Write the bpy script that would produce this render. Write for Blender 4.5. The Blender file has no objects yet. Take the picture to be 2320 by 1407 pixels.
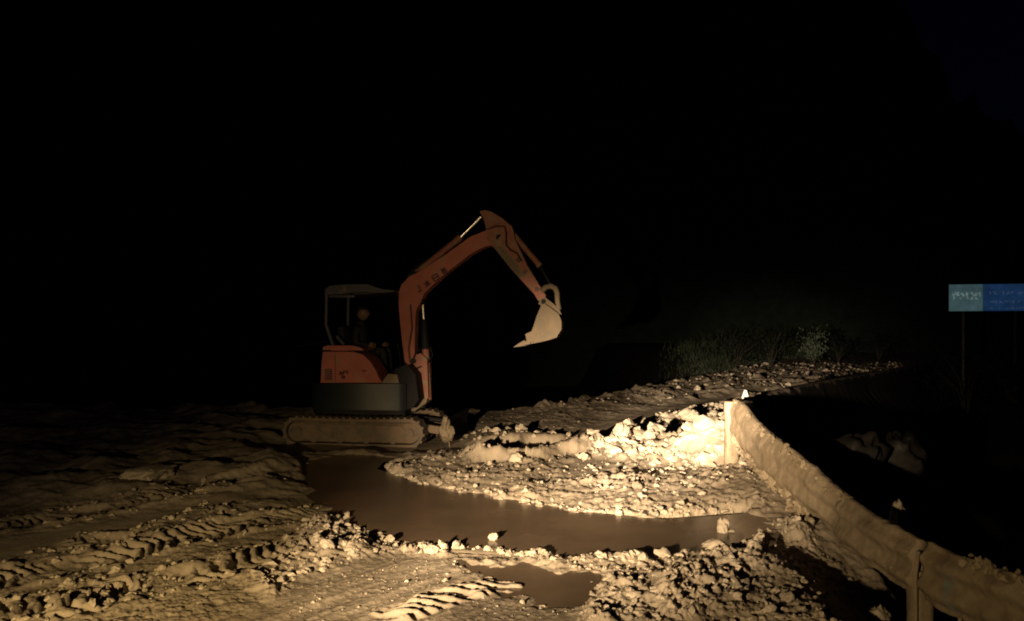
import bpy, bmesh, math, random
import numpy as np
from mathutils import Vector, Matrix

# ------------------------------------------------------------------ camera, sky, lamps, exposure
sc = bpy.context.scene
COL = sc.collection
EYE = 1.65                       # camera height over the mud
FOC = 1675.0                     # focal length in pixels of the 2320 px wide photograph
HOR = 760.0                      # image row of the horizon
cam_d = bpy.data.cameras.new('camera')
cam_d.lens = 26.0
cam_d.sensor_width = 36.0
cam_d.shift_y = (HOR - 703.5) / 2320.0
cam_d.clip_start = 0.05
cam_d.clip_end = 3000.0
cam = bpy.data.objects.new('camera', cam_d)
cam.location = (0, 0, EYE)
cam.rotation_euler = (math.radians(90), 0, 0)
COL.objects.link(cam)
sc.camera = cam

MOON_EL, MOON_AZ = math.radians(38), math.radians(150)
world = bpy.data.worlds.new('World')
sc.world = world
world.use_nodes = True
wn = world.node_tree.nodes
bg = wn['Background']
sky = wn.new('ShaderNodeTexSky')
sky.sky_type = 'NISHITA'
sky.sun_disc = False
sky.sun_elevation = MOON_EL
sky.sun_rotation = MOON_AZ
sky.air_density = 1.0
sky.dust_density = 0.0
sky.ozone_density = 4.0
tint = wn.new('ShaderNodeMix')
tint.data_type = 'RGBA'
tint.blend_type = 'MULTIPLY'
tint.inputs[0].default_value = 1.0
tint.inputs[7].default_value = (0.42, 0.42, 0.85, 1)     # cold night cast
world.node_tree.links.new(sky.outputs[0], tint.inputs[6])
world.node_tree.links.new(tint.outputs[2], bg.inputs[0])
bg.inputs[1].default_value = 0.00042
moon_d = bpy.data.lights.new('moon', 'SUN')
moon_d.energy = 0.0015
moon_d.angle = math.radians(0.5)
moon_d.color = (0.8, 0.88, 1.0)
moon = bpy.data.objects.new('moon', moon_d)
moon.rotation_euler = (math.radians(90) - MOON_EL, 0, math.radians(180) - MOON_AZ)
COL.objects.link(moon)

# headlamp of the vehicle that stands beside the photographer: hot core, dipped beam and wide spill
LAMP = Vector((-1.9, -0.5, 1.3))


def headlamp(name, az, el, cone, blend, power, colour=(1.0, 0.66, 0.34), radius=0.05):
    d = bpy.data.lights.new(name, 'SPOT')
    d.energy = power
    d.color = colour
    d.spot_size = math.radians(cone)
    d.spot_blend = blend
    d.shadow_soft_size = radius
    o = bpy.data.objects.new(name, d)
    o.location = LAMP
    a, e = math.radians(az), math.radians(el)
    v = Vector((math.sin(a) * math.cos(e), math.cos(a) * math.cos(e), math.sin(e)))
    o.rotation_euler = v.to_track_quat('-Z', 'Y').to_euler()
    COL.objects.link(o)


headlamp('headlamp_core', 20.5, -2.8, 16, 1.0, 30000, (1.0, 0.78, 0.54))
headlamp('headlamp_far', 25.5, -1.7, 12, 1.0, 15000, (1.0, 0.76, 0.52))
for az, el, p in ((11.0, -5.2, 8800), (17.5, -4.8, 10500), (25, -3.8, 8200), (31, -4.5, 900)):
    headlamp('headlamp_beam', az, el, 24, 1.0, p, (1.0, 0.735, 0.45))
headlamp('headlamp_spill', 20, -8.0, 80, 1.0, 900, (1.0, 0.70, 0.33))
headlamp('headlamp_kerb', -4, -27.0, 54, 1.0, 1750, (1.0, 0.70, 0.29))
headlamp('left_fill', -24, -7.0, 70, 1.0, 190, (1.0, 0.74, 0.46))  # added weak fill for the far left ground, set at the headlamp

sc.view_settings.view_transform = 'Standard'
sc.view_settings.look = 'None'
sc.view_settings.exposure = -0.12
sc.view_settings.gamma = 1.0
sc.view_settings.use_curve_mapping = False
sc.cycles.use_denoising = True
sc.cycles.filter_width = 1.9            # the photograph is a soft hand-held night shot
sc.cycles.max_bounces = 5
sc.cycles.diffuse_bounces = 3
sc.cycles.glossy_bounces = 3
sc.cycles.caustics_reflective = False
sc.cycles.caustics_refractive = False

rng = np.random.default_rng(11)
random.seed(11)

# ------------------------------------------------------------------ helpers


def flat(px, py, z=0.0):
    """plan position of a point of the photograph that lies at height z"""
    d = (EYE - z) * FOC / (py - HOR)
    return ((px - 1160.0) * d / FOC, d)


def at(px, py, d):
    return Vector(((px - 1160.0) * d / FOC, d, EYE - (py - HOR) * d / FOC))


def tag(o, label=None, cat=None, group=None, kind=None):
    if label:
        o['label'] = label
    if cat:
        o['category'] = cat
    if group:
        o['group'] = group
    if kind:
        o['kind'] = kind
    return o


def empty(name, loc, rz=0.0):
    o = bpy.data.objects.new(name, None)
    o.location = loc
    o.rotation_euler = (0, 0, rz)
    o.empty_display_size = 0.1
    COL.objects.link(o)
    return o


def mesh_obj(name, verts, faces, mat, parent=None, smooth=False):
    me = bpy.data.meshes.new(name)
    me.from_pydata([tuple(v) for v in verts], [], [tuple(f) for f in faces])
    me.update()
    if smooth:
        me.polygons.foreach_set('use_smooth', [True] * len(me.polygons))
    if mat is not None:
        me.materials.append(mat)
    o = bpy.data.objects.new(name, me)
    COL.objects.link(o)
    if parent is not None:
        o.parent = parent
    return o


def np_mesh(name, V, Q, mat, parent=None, smooth=True):
    """fast mesh from numpy arrays of one face size"""
    me = bpy.data.meshes.new(name)
    n, k = Q.shape
    me.vertices.add(len(V))
    me.vertices.foreach_set('co', V.astype(np.float32).ravel())
    me.loops.add(n * k)
    me.loops.foreach_set('vertex_index', Q.astype(np.int32).ravel())
    me.polygons.add(n)
    me.polygons.foreach_set('loop_start', np.arange(0, n * k, k, dtype=np.int32))
    me.polygons.foreach_set('loop_total', np.full(n, k, dtype=np.int32))
    me.update(calc_edges=True)
    me.validate()
    me.polygons.foreach_set('use_smooth', np.full(len(me.polygons), smooth))
    if mat is not None:
        me.materials.append(mat)
    o = bpy.data.objects.new(name, me)
    COL.objects.link(o)
    if parent is not None:
        o.parent = parent
    return o


def bm_obj(name, bm, mat, parent=None, smooth=False, bevel=0.0, seg=2, angle=35):
    me = bpy.data.meshes.new(name)
    if bevel > 0:
        es = [e for e in bm.edges if len(e.link_faces) == 2 and e.calc_face_angle(0) > math.radians(angle)]
        bmesh.ops.bevel(bm, geom=es, offset=bevel, segments=seg, profile=0.5, affect='EDGES', clamp_overlap=True)
    bmesh.ops.recalc_face_normals(bm, faces=bm.faces[:])
    bm.to_mesh(me)
    bm.free()
    if smooth:
        me.polygons.foreach_set('use_smooth', [True] * len(me.polygons))
        try:
            me.set_sharp_from_angle(angle=math.radians(40))
        except Exception:
            pass
    me.materials.append(mat)
    o = bpy.data.objects.new(name, me)
    COL.objects.link(o)
    if parent is not None:
        o.parent = parent
    return o


def bm_prism(bm, pts, y0, y1):
    """side profile pts (x, z) extruded from y0 to y1"""
    a = [bm.verts.new((p[0], y0, p[1])) for p in pts]
    b = [bm.verts.new((p[0], y1, p[1])) for p in pts]
    n = len(pts)
    bm.faces.new(a)
    bm.faces.new(b[::-1])
    for i in range(n):
        j = (i + 1) % n
        bm.faces.new((a[j], a[i], b[i], b[j]))


def bm_plan(bm, pts, z0, z1):
    """plan outline pts (x, y) extruded from z0 to z1"""
    a = [bm.verts.new((p[0], p[1], z0)) for p in pts]
    b = [bm.verts.new((p[0], p[1], z1)) for p in pts]
    n = len(pts)
    bm.faces.new(a[::-1])
    bm.faces.new(b)
    for i in range(n):
        j = (i + 1) % n
        bm.faces.new((a[i], a[j], b[j], b[i]))


def bm_box(bm, c, s, rot=None):
    m = Matrix.Translation(c) @ (rot.to_4x4() if rot is not None else Matrix.Identity(4)) @ Matrix.Diagonal((s[0], s[1], s[2], 1))
    bmesh.ops.create_cube(bm, size=1.0, matrix=m)


def bm_tube(bm, path, r, n=12, cap=True):
    """tube along a list of points; r is one radius or one per point"""
    path = [Vector(p) for p in path]
    rs = r if isinstance(r, (list, tuple)) else [r] * len(path)
    rings = []
    ref = None
    for i, p in enumerate(path):
        t = (path[min(i + 1, len(path) - 1)] - path[max(i - 1, 0)]).normalized()
        if ref is None:
            ref = Vector((0, 0, 1)) if abs(t.z) < 0.9 else Vector((0, 1, 0))
        u = (ref - t * ref.dot(t)).normalized()
        ref = u
        w = t.cross(u)
        rings.append([bm.verts.new(p + (u * math.cos(2 * math.pi * k / n) + w * math.sin(2 * math.pi * k / n)) * rs[i]) for k in range(n)])
    for a, b in zip(rings, rings[1:]):
        for k in range(n):
            bm.faces.new((a[k], a[(k + 1) % n], b[(k + 1) % n], b[k]))
    if cap:
        bm.faces.new(rings[0][::-1])
        bm.faces.new(rings[-1])


def tube(name, path, r, mat, parent=None, n=12):
    bm = bmesh.new()
    bm_tube(bm, path, r, n)
    return bm_obj(name, bm, mat, parent, smooth=True)


def prism(name, pts, y0, y1, mat, parent=None, bevel=0.012):
    bm = bmesh.new()
    bm_prism(bm, pts, y0, y1)
    return bm_obj(name, bm, mat, parent, bevel=bevel, smooth=True)


def box(name, c, s, mat, parent=None, bevel=0.008, rot=None):
    bm = bmesh.new()
    bm_box(bm, Vector(c), s, rot)
    return bm_obj(name, bm, mat, parent, bevel=bevel, smooth=True)


# ------------------------------------------------------------------ noise


def _hash(ix, iy, seed):
    h = (ix.astype(np.int64) * 374761393 + iy.astype(np.int64) * 668265263 + seed * 1442695041) & 0xFFFFFFFF
    h = ((h ^ (h >> 13)) * 1274126177) & 0xFFFFFFFF
    h = ((h ^ (h >> 16)) * 2246822519) & 0xFFFFFFFF
    return (h ^ (h >> 15)) & 0xFFFFFFFF


def perlin(x, y, seed=0):
    ix, iy = np.floor(x), np.floor(y)
    fx, fy = x - ix, y - iy
    u, v = fx * fx * fx * (fx * (fx * 6 - 15) + 10), fy * fy * fy * (fy * (fy * 6 - 15) + 10)

    def g(ax, ay):
        a = _hash(ix + ax, iy + ay, seed).astype(np.float64) * (2 * math.pi / 4294967296.0)
        return np.cos(a) * (fx - ax) + np.sin(a) * (fy - ay)
    return ((g(0, 0) * (1 - u) + g(1, 0) * u) * (1 - v) + (g(0, 1) * (1 - u) + g(1, 1) * u) * v) * 1.5


def fbm(x, y, octaves=4, seed=0, gain=0.5):
    s, a, f = 0, 1.0, 1.0
    for o in range(octaves):
        s = s + a * perlin(x * f + 17.3 * o, y * f - 9.1 * o, seed + o)
        a *= gain
        f *= 2.03
    return s


def caps(x, y, cell, seed, fill=0.8, sharp=0.5):
    """field of rounded lumps, one per cell, 0 between them"""
    gx, gy = x / cell, y / cell
    ix, iy = np.floor(gx), np.floor(gy)
    best = np.zeros_like(gx)
    for ax in (-1, 0, 1):
        for ay in (-1, 0, 1):
            cx, cy = ix + ax, iy + ay
            h = _hash(cx, cy, seed)
            px = cx + (h & 1023) / 1024.0
            py = cy + ((h >> 10) & 1023) / 1024.0
            r = 0.35 + 0.5 * ((h >> 20) & 255) / 255.0
            on = ((h >> 24) & 255) / 255.0 < fill
            st = 0.6 + 0.9 * ((h >> 5) & 63) / 63.0
            dx, dy = gx - px, gy - py
            q = 1 - (dx * dx / st + dy * dy * st) / (r * r)
            b = np.where(on, np.maximum(q, 0) ** sharp * r, 0)
            best = np.maximum(best, b)
    return best


def sstep(a, b, x):
    t = np.clip((x - a) / (b - a), 0, 1)
    return t * t * (3 - 2 * t)


def poly_mask(x, y, poly, soft):
    """1 inside the plan polygon, fading to 0 over soft metres across its border"""
    P = np.array(poly)
    inside = np.zeros(x.shape, bool)
    dist = np.full(x.shape, 1e9)
    n = len(P)
    for i in range(n):
        ax, ay = P[i]
        bx, by = P[(i + 1) % n]
        c = ((ay > y) != (by > y))
        with np.errstate(divide='ignore', invalid='ignore'):
            inside ^= c & (x < (bx - ax) * (y - ay) / (by - ay + 1e-12) + ax)
        ex, ey = bx - ax, by - ay
        t = np.clip(((x - ax) * ex + (y - ay) * ey) / (ex * ex + ey * ey + 1e-12), 0, 1)
        dist = np.minimum(dist, (x - ax - t * ex) ** 2 + (y - ay - t * ey) ** 2)
    sd = np.sqrt(dist) * np.where(inside, 1, -1)
    return sstep(-soft, soft, sd)


def path_coords(x, y, path):
    """arc length along and signed offset from a plan polyline"""
    P = np.array(path)
    best = np.full(x.shape, 1e9)
    S, O = np.zeros(x.shape), np.full(x.shape, 99.0)
    s0 = 0.0
    for (ax, ay), (bx, by) in zip(P[:-1], P[1:]):
        ex, ey = bx - ax, by - ay
        L = math.hypot(ex, ey)
        t = ((x - ax) * ex + (y - ay) * ey) / (L * L)
        tc = np.clip(t, 0, 1)
        dx, dy = x - ax - tc * ex, y - ay - tc * ey
        dd = dx * dx + dy * dy
        m = dd < best
        best = np.where(m, dd, best)
        S = np.where(m, s0 + tc * L, S)
        O = np.where(m, np.sqrt(dd) * np.sign(ex * (y - ay) - ey * (x - ax)), O)
        s0 += L
    return S, O, s0


def FP(*pts):
    return [flat(a, b) for a, b in pts]


# ------------------------------------------------------------------ the lie of the land
POOL_MAIN = FP((700, 1052), (760, 1036), (850, 1034), (915, 1046), (880, 1058), (872, 1072), (960, 1103), (1090, 1128), (1210, 1150), (1320, 1164), (1450, 1176), (1600, 1167), (1690, 1160),
               (1712, 1190), (1692, 1228), (1640, 1246), (1450, 1266), (1330, 1262), (1180, 1248), (1080, 1243), (1000, 1240),
               (930, 1238), (860, 1208), (800, 1186), (775, 1155), (700, 1132), (716, 1105), (690, 1080))
POOL_SMALL = FP((1080, 1287), (1200, 1296), (1310, 1310), (1338, 1338), (1312, 1382), (1240, 1378), (1190, 1340), (1120, 1310))
FIELD = FP((840, 1045), (1000, 1030), (1160, 1052), (1300, 1032), (1500, 1018), (1680, 1030), (1740, 1090), (1760, 1160), (1715, 1182),
           (1600, 1172), (1450, 1180), (1320, 1168), (1210, 1153), (1090, 1132), (960, 1108), (868, 1074))
CLOD_NEAR = FP((1300, 1440), (1318, 1390), (1342, 1335), (1310, 1300), (1190, 1275), (1120, 1245), (1300, 1258), (1450, 1266), (1640, 1250), (1705, 1190),
               (1800, 1180), (1900, 1240), (2040, 1330), (2090, 1440))
CLOD_LEFT = FP((560, 1330), (650, 1250), (690, 1195), (790, 1170), (930, 1235), (1010, 1238), (1020, 1262), (880, 1262), (760, 1295), (600, 1370))
BANK = FP((1385, 1028), (1392, 985), (1500, 945), (1650, 925), (1690, 1000), (1650, 1028), (1500, 1022))
SHELF = FP((1020, 990), (1110, 985), (1290, 1000), (1300, 1015), (1200, 1030), (1060, 1012))
HOLLOW = FP((1090, 1030), (1110, 1012), (1190, 1015), (1260, 1003), (1390, 1003), (1380, 1022), (1250, 1032), (1170, 1045))
HOLLOW2 = FP((1440, 1012), (1450, 992), (1530, 985), (1580, 1000), (1560, 1014), (1500, 1016))
LANE = FP((1180, 1010), (1290, 985), (1450, 935), (1660, 896), (1670, 908), (1520, 945), (1360, 1000))
PATCH = FP((1285, 1088), (1270, 1062), (1370, 1045), (1410, 1070), (1340, 1092))
SCRAPE = FP((380, 1500), (700, 1325), (900, 1268), (1000, 1264), (1100, 1285), (1210, 1300), (1320, 1400), (1330, 1500))
LADDER = FP((860, 1425), (960, 1385), (1060, 1355), (1170, 1318))
TREADS = [  # path, half width, bar spacing, bar height, skew
    (FP((-120, 1345), (120, 1300), (330, 1252), (560, 1200), (760, 1165)), 0.25, 0.105, 0.05, 1.1),
    (FP((60, 1430), (320, 1352), (480, 1315), (640, 1268), (830, 1205)), 0.23, 0.12, 0.055, -1.0),
    (FP((-150, 1225), (250, 1165), (450, 1120), (650, 1085)), 0.22, 0.10, 0.038, 1.0),
    (FP((-100, 1430), (150, 1385), (330, 1310)), 0.2, 0.095, 0.04, 0.6),
    (FP((120, 1236), (240, 1243), (330, 1228), (430, 1190), (520, 1150)), 0.16, 0.07, 0.03, 1.4),
]
LANE_LEFT = FP((-200, 1260), (100, 1215), (330, 1175), (560, 1128), (560, 1140), (360, 1195), (150, 1250), (-200, 1310))
RIDGE = np.array([(2.0, 2.72, -0.6), (8.2, 2.75, 0.15), (8.9, 2.84, 0.60), (9.4, 3.0, 0.80), (11, 3.87, 0.81), (16, 6.6, 0.64), (25, 11.8, 0.34), (37, 19.6, 0.02), (60, 34, -0.3), (400, 260, -0.3)])
LEFT_EDGE = np.array([(-200, 22), (-12, 16.5), (-3, 15.5), (0.4, 16.0), (2.8, 20.2), (8.8, 31.2), (16, 44), (26, 60), (260, 420)])


def height(x, y, detail=True):
    edge = np.interp(y, RIDGE[:, 0], RIDGE[:, 1])
    rz = np.interp(y, RIDGE[:, 0], RIDGE[:, 2])
    s = x - edge
    far = sstep(12, 20, y)
    road_l = y - np.interp(x, LEFT_EDGE[:, 0], LEFT_EDGE[:, 1])      # >0: beyond the left edge of the road
    wx = x + 0.08 * perlin(x * 2.1, y * 2.1, 91)
    wy = y + 0.08 * perlin(x * 2.1, y * 2.1, 92)
    z = 0.038 + 0.02 * fbm(x * 0.7, y * 0.7, 3, 5)
    # masks
    ex = wx + 0.09 * perlin(x * 4.3, y * 4.3, 93) + 0.05 * perlin(x * 11, y * 11, 94)
    ey = wy + 0.09 * perlin(x * 4.3, y * 4.3, 95) + 0.05 * perlin(x * 11, y * 11, 96)
    pool = np.maximum(poly_mask(ex, ey, POOL_MAIN, 0.13), poly_mask(ex, ey, POOL_SMALL, 0.09))
    field = poly_mask(wx, wy, FIELD, 0.12)
    clod = np.maximum(poly_mask(wx, wy, CLOD_NEAR, 0.10), poly_mask(wx, wy, CLOD_LEFT, 0.12))
    bank = poly_mask(wx, wy, BANK, 0.5)
    cs, co, cl = path_coords(wx, wy, [(2.75, 9.45), (2.1, 9.75), (1.45, 10.3), (0.4, 10.7), (-0.6, 10.9)])
    heap = np.interp(cs, [0, 0.4, 0.8, 1.6, 2.7, 3.8], [0.42, 0.32, 0.15, 0.08, 0.04, 0.01]) * np.exp(-(co / np.where(co > 0, 0.45, 0.55)) ** 2)
    bank = np.maximum(bank * 0.9, np.clip(heap * 2.5, 0, 1)) * np.clip(0.75 + 1.3 * perlin(x * 1.5, y * 0.8, 36), 0.1, 1.3)
    shelf = poly_mask(wx, wy, SHELF, 0.2)
    ex_, ey_ = wx + 0.22 * perlin(x * 1.9, y * 1.9, 34), wy + 0.22 * perlin(x * 1.9, y * 1.9, 35)
    hollow = np.maximum(poly_mask(ex_, ey_, HOLLOW, 0.12), poly_mask(ex_, ey_, HOLLOW2, 0.12))
    berm = poly_mask(ex_, ey_, FP((1040, 1052), (1160, 1056), (1300, 1042), (1420, 1026), (1560, 1026), (1560, 1018), (1420, 1018), (1290, 1033), (1160, 1047), (1040, 1044)), 0.15)
    lane = poly_mask(wx, wy, LANE, 0.2)
    patch = poly_mask(wx, wy, PATCH, 0.1)
    scrape = poly_mask(wx, wy, SCRAPE, 0.10)
    lanel = poly_mask(wx, wy, LANE_LEFT, 0.15)
    smooth = np.clip(pool ** 3 + lane * 0.92 + patch * 0.9 + scrape * (1 - clod) + lanel, 0, 1)
    left = sstep(0.6, -1.2, x - (y - 9) * 0.05) * sstep(7.5, 6.6, y) * (1 - clod)
    midl = sstep(-1.2, -2.6, x) * sstep(6.8, 7.6, y)
    rough = np.clip(0.45 + 0.45 * field + 0.8 * clod + 0.45 * bank + 0.3 * shelf + 0.7 * berm, 0, 1.25)
    rough = rough * (1 - 0.92 * smooth) * (1 - 0.35 * left * (1 - clod)) * (1 - 0.35 * midl)
    # large forms
    z = z + heap * (1 + 0.6 * fbm(x * 2.6, y * 2.6, 3, 33)) + 0.04 * bank + 0.02 * field + 0.012 * clod * (0.6 + 0.6 * fbm(x * 1.4, y * 1.4, 3, 31)) + 0.10 * shelf
    z = z - 0.24 * hollow + 0.15 * berm * (0.8 + 0.5 * fbm(x * 2.5, y * 2.5, 3, 38))
    mu, mv = x * 0.63 - y * 0.78, x * 0.78 + y * 0.63
    z = z + midl * (0.26 * (1 - np.abs(perlin(mu * 0.22 + 0.3 * perlin(x * 0.5, y * 0.5, 43), mv * 0.62, 44))) - 0.14 + 0.07 * fbm(x * 1.2, y * 1.2, 3, 45))
    # beyond the far lane: windrows of pushed mud
    lump_far = np.abs(perlin(x * 2.6 - y * 0.5, y * 1.1, 53)) * 0.16 + np.abs(perlin(x * 6, y * 3, 54)) * 0.08
    z = z + far * (1 - lane) * lump_far * np.clip(0.7 + fbm(x * 0.5, y * 0.3, 2, 55), 0.2, 1.3)
    z = z + far * (1 - 0.7 * lane) * (0.10 * np.abs(perlin(x * 0.5 - y * 0.27, y * 0.16 + x * 0.1, 51)) + 0.06 * perlin(x * 1.1, y * 0.7, 52))
    if detail:
        ww = perlin(x * 7, y * 7, 6)
        w2 = perlin(x * 7, y * 7, 8)
        qx, qy = wx + 0.05 * ww + 0.015 * perlin(x * 22, y * 22, 9), wy + 0.05 * w2 + 0.015 * perlin(x * 22, y * 22, 10)
        big = caps(qx, qy, 0.34, 1, 0.45, 0.8) * 0.11
        med = caps(qx, qy, 0.15, 2, 0.7, 0.8) * 0.06
        sm = sstep(-0.08, 0.22, fbm(qx * 8, qy * 8, 3, 3)) * 0.034
        tiny = sstep(-0.1, 0.25, fbm(qx * 19, qy * 19, 3, 4)) * 0.02
        pres = 0.55 + 0.75 * fbm(x * 1.3, y * 1.3, 3, 23)
        pres = np.clip(pres, 0.1, 1.3)
        bil = np.abs(perlin(qx * 6.5, qy * 6.5, 12)) * 0.05 + np.abs(perlin(qx * 14 + 3, qy * 14, 13)) * 0.042 + np.abs(perlin(x * 30, y * 30, 14)) * 0.024
        bil = bil * (0.5 + 0.8 * sstep(-0.35, 0.35, perlin(qx * 2.7, qy * 2.7, 15)))
        lump = bil * (0.85 - 0.25 * field) + big * (0.2 * clod + 1.5 * bank + 0.15 + 0.6 * far) + med * (0.35 + 0.2 * clod + 1.3 * bank) + 0.6 * sm + 0.6 * tiny
        lump = lump + 0.03 * np.maximum(fbm(qx * 4.0, qy * 4.0, 4, 61), 0)
        z = z + (0.8 + 0.35 * field) * rough * pres * lump
        fine = 0.010 * fbm(x * 9, y * 9, 4, 71) + 0.004 * fbm(x * 40, y * 40, 2, 75)
        z = z + fine * (1 - 0.75 * smooth) * (0.6 + rough)
        # tyre and track prints
        for k, (path, hw, lam, amp, skew) in enumerate(TREADS):
            S, O, L = path_coords(wx, wy, path)
            band = sstep(hw, hw * 0.7, np.abs(O)) * sstep(0, 0.2, S) * sstep(L, L - 0.3, S)
            ph = (S + skew * np.abs(O) * 0.6 + 0.055 * perlin(x * 3.5, y * 3.5, 80 + k) + 0.02 * perlin(x * 11, y * 11, 70 + k)) / lam
            bar = np.abs((ph % 1.0) * 2 - 1)
            bar = sstep(0.25, 0.75, bar)
            keep = np.clip(0.65 + 1.1 * perlin(x * 2.4, y * 2.4, 85 + k), 0.0, 1.2)
            z = z + band * (bar * amp * keep - 0.5 * amp) * (1 - 0.7 * clod)
            lip = np.exp(-((np.abs(O) - hw * 1.12) / 0.06) ** 2) * sstep(0, 0.3, S) * sstep(L, L - 0.3, S)
            z = z + lip * 0.03 * np.clip(0.6 + perlin(x * 5, y * 5, 95 + k), 0, 1.5)
        S, O, L = path_coords(x, y, LADDER)
        lad = (y + 0.12 * x + 0.02 * perlin(x * 6, y * 6, 90)) / 0.088
        ph = lad % 1.0
        jit = 0.5 + 0.2 * perlin(np.floor(lad) * 3.7, O * 3, 99)
        band = sstep(0.15, 0.11, np.abs(O + 0.04 * perlin(S * 5, O * 2, 98) + 0.05 * perlin(np.floor(lad) * 5.3, 0 * O, 89))) * sstep(0, 0.1, S) * sstep(L, L - 0.1, S)
        z = z + band * (np.exp(-((ph - jit) / 0.17) ** 2) * 0.036 * np.clip(0.85 + perlin(x * 6, y * 6, 97), 0.2, 1.3) - 0.008)
        # drag streaks of the scraped part
        u = x * 0.80 - y * 0.60
        v = x * 0.60 + y * 0.80
        z = z + scrape * (1 - clod) * (0.014 * fbm(u * 7.0, v * 0.5, 4, 101) + 0.006 * np.maximum(0, fbm(x * 22, y * 22, 2, 103)))
        z = z + lane * 0.012 * fbm((x * 0.88 - y * 0.47) * 4, (x * 0.47 + y * 0.88) * 0.4, 3, 111)
    z = z - poly_mask(ex, ey, POOL_MAIN, 0.13) * 0.15 - poly_mask(ex, ey, POOL_SMALL, 0.22) * 0.06 - 0.045 * sstep(0.0, 0.5, poly_mask(x, y, POOL_MAIN, 0.7))
    pad = poly_mask(wx, wy, [(-3.75, 10.7), (-0.9, 10.3), (-0.5, 13.2), (-3.6, 13.5)], 0.35)
    z = z * (1 - 0.8 * pad) - 0.045 * pad          # the machine's tracks stand in a trampled hollow
    # right hand shoulder: down to the rail, ridge behind its end, then down the slope
    nearp = poly_mask(x, y, POOL_MAIN, 0.34)
    sh = sstep(-0.95, -0.15, s) * sstep(9.0, 7.4, y) * (1 - sstep(0.5, 0.75, nearp))
    low = np.interp(y, [2, 4.2, 5.2, 6.2, 7.4, 8.6, 9.4], [-0.9, -0.75, -0.42, -0.04, 0.10, 0.22, 0.3])
    zl = z * 0.9 + low
    z = z * (1 - sh) + zl * sh
    clampw = sstep(0.02, 0.2, nearp)
    dry = clampw * (1 - sstep(0.08, 0.55, pool))
    z = z + np.maximum(0.024 - z, 0) * dry
    rid = np.exp(-(np.minimum(s + 0.12, 0) / 0.17) ** 2) * sstep(8.3, 9.2, y)
    z = z * (1 - rid) + (rz + np.interp(y, [10, 14], [0.02, 0.0]) * perlin(x * 3, y * 3, 121) + np.interp(y, [10, 14], [0.2, 0.06]) * np.clip(z - 0.05, 0, 0.3)) * rid
    out = sstep(0.05, 0.35, s)
    drop = rz - 0.35 - 1.0 * np.minimum(np.maximum(s - 0.1, 0), 2.6) + np.interp(y, [8, 10], [0.2, 0.05]) * fbm(x * 0.9, y * 0.9, 4, 131) + sstep(1.5, 4.5, s) * sstep(13, 18, y) * 1.7
    drop = np.minimum(drop, rz)
    z = z * (1 - out) + drop * out
    # beyond the left edge of the road the land falls away; the grassy bank rises behind the bend
    veg = sstep(6.0, 9.0, x) * sstep(28, 32, y)
    fall = sstep(0.0, 2.2, road_l + 0.5 * perlin(x * 0.8, y * 0.8, 141))
    z = z * (1 - fall) + fall * (-3.2 * (1 - veg) + veg * (0.2 + np.minimum(0.09 * np.maximum(road_l, 0), 0.7)))
    return z


# ------------------------------------------------------------------ materials
MATS = {}


def new_mat(name):
    m = bpy.data.materials.new(name)
    m.use_nodes = True
    nt = m.node_tree
    b = nt.nodes['Principled BSDF']
    MATS[name] = m
    return m, nt, b


def N(nt, t, **kw):
    n = nt.nodes.new(t)
    for k, v in kw.items():
        setattr(n, k, v)
    return n


def noise(nt, coord, scale, detail=5, rough=0.6):
    n = N(nt, 'ShaderNodeTexNoise')
    n.inputs['Scale'].default_value = scale
    n.inputs['Detail'].default_value = detail
    n.inputs['Roughness'].default_value = rough
    nt.links.new(coord, n.inputs['Vector'])
    return n.outputs['Fac']


def ramp(nt, fac, stops):
    r = N(nt, 'ShaderNodeValToRGB')
    e = r.color_ramp.elements
    while len(e) < len(stops):
        e.new(0.5)
    for k, (p, c) in enumerate(stops):
        e[k].position = p
        e[k].color = (*c, 1)
    nt.links.new(fac, r.inputs['Fac'])
    return r.outputs['Color']


def mix(nt, fac, a, b):
    m = N(nt, 'ShaderNodeMix', data_type='RGBA')
    if isinstance(fac, float):
        m.inputs[0].default_value = fac
    else:
        nt.links.new(fac, m.inputs[0])
    for i, v in ((6, a), (7, b)):
        if isinstance(v, tuple):
            m.inputs[i].default_value = (*v, 1)
        else:
            nt.links.new(v, m.inputs[i])
    return m.outputs[2]


def bump(nt, b, h, strength=0.4, dist=0.01):
    n = N(nt, 'ShaderNodeBump')
    n.inputs['Strength'].default_value = strength
    n.inputs['Distance'].default_value = dist
    nt.links.new(h, n.inputs['Height'])
    nt.links.new(n.outputs[0], b.inputs['Normal'])


def coords(nt, kind='Object'):
    return N(nt, 'ShaderNodeTexCoord').outputs[kind]


def mud_material(name, dark, mid, light, rough=0.75, bscale=60, bstr=0.5, bdist=0.012, patch=2.0):
    m, nt, b = new_mat(name)
    c = coords(nt)
    col = ramp(nt, noise(nt, c, patch, 8, 0.65), [(0.28, dark), (0.5, mid), (0.75, light)])
    gr = ramp(nt, noise(nt, c, 90, 3, 0.7), [(0.3, (0.72, 0.72, 0.72)), (0.7, (1.1, 1.08, 1.05))])
    mm = N(nt, 'ShaderNodeMix', data_type='RGBA', blend_type='MULTIPLY')
    mm.inputs[0].default_value = 0.8
    nt.links.new(col, mm.inputs[6])
    nt.links.new(gr, mm.inputs[7])
    nt.links.new(mm.outputs[2], b.inputs['Base Color'])
    wet = ramp(nt, noise(nt, c, 0.9, 5, 0.6), [(0.42, (rough - 0.28,) * 3), (0.58, (rough,) * 3)])
    nt.links.new(wet, b.inputs['Roughness'])
    b.inputs['Specular IOR Level'].default_value = 0.25
    bump(nt, b, noise(nt, c, bscale, 6, 0.7), bstr, bdist)
    return m


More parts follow.
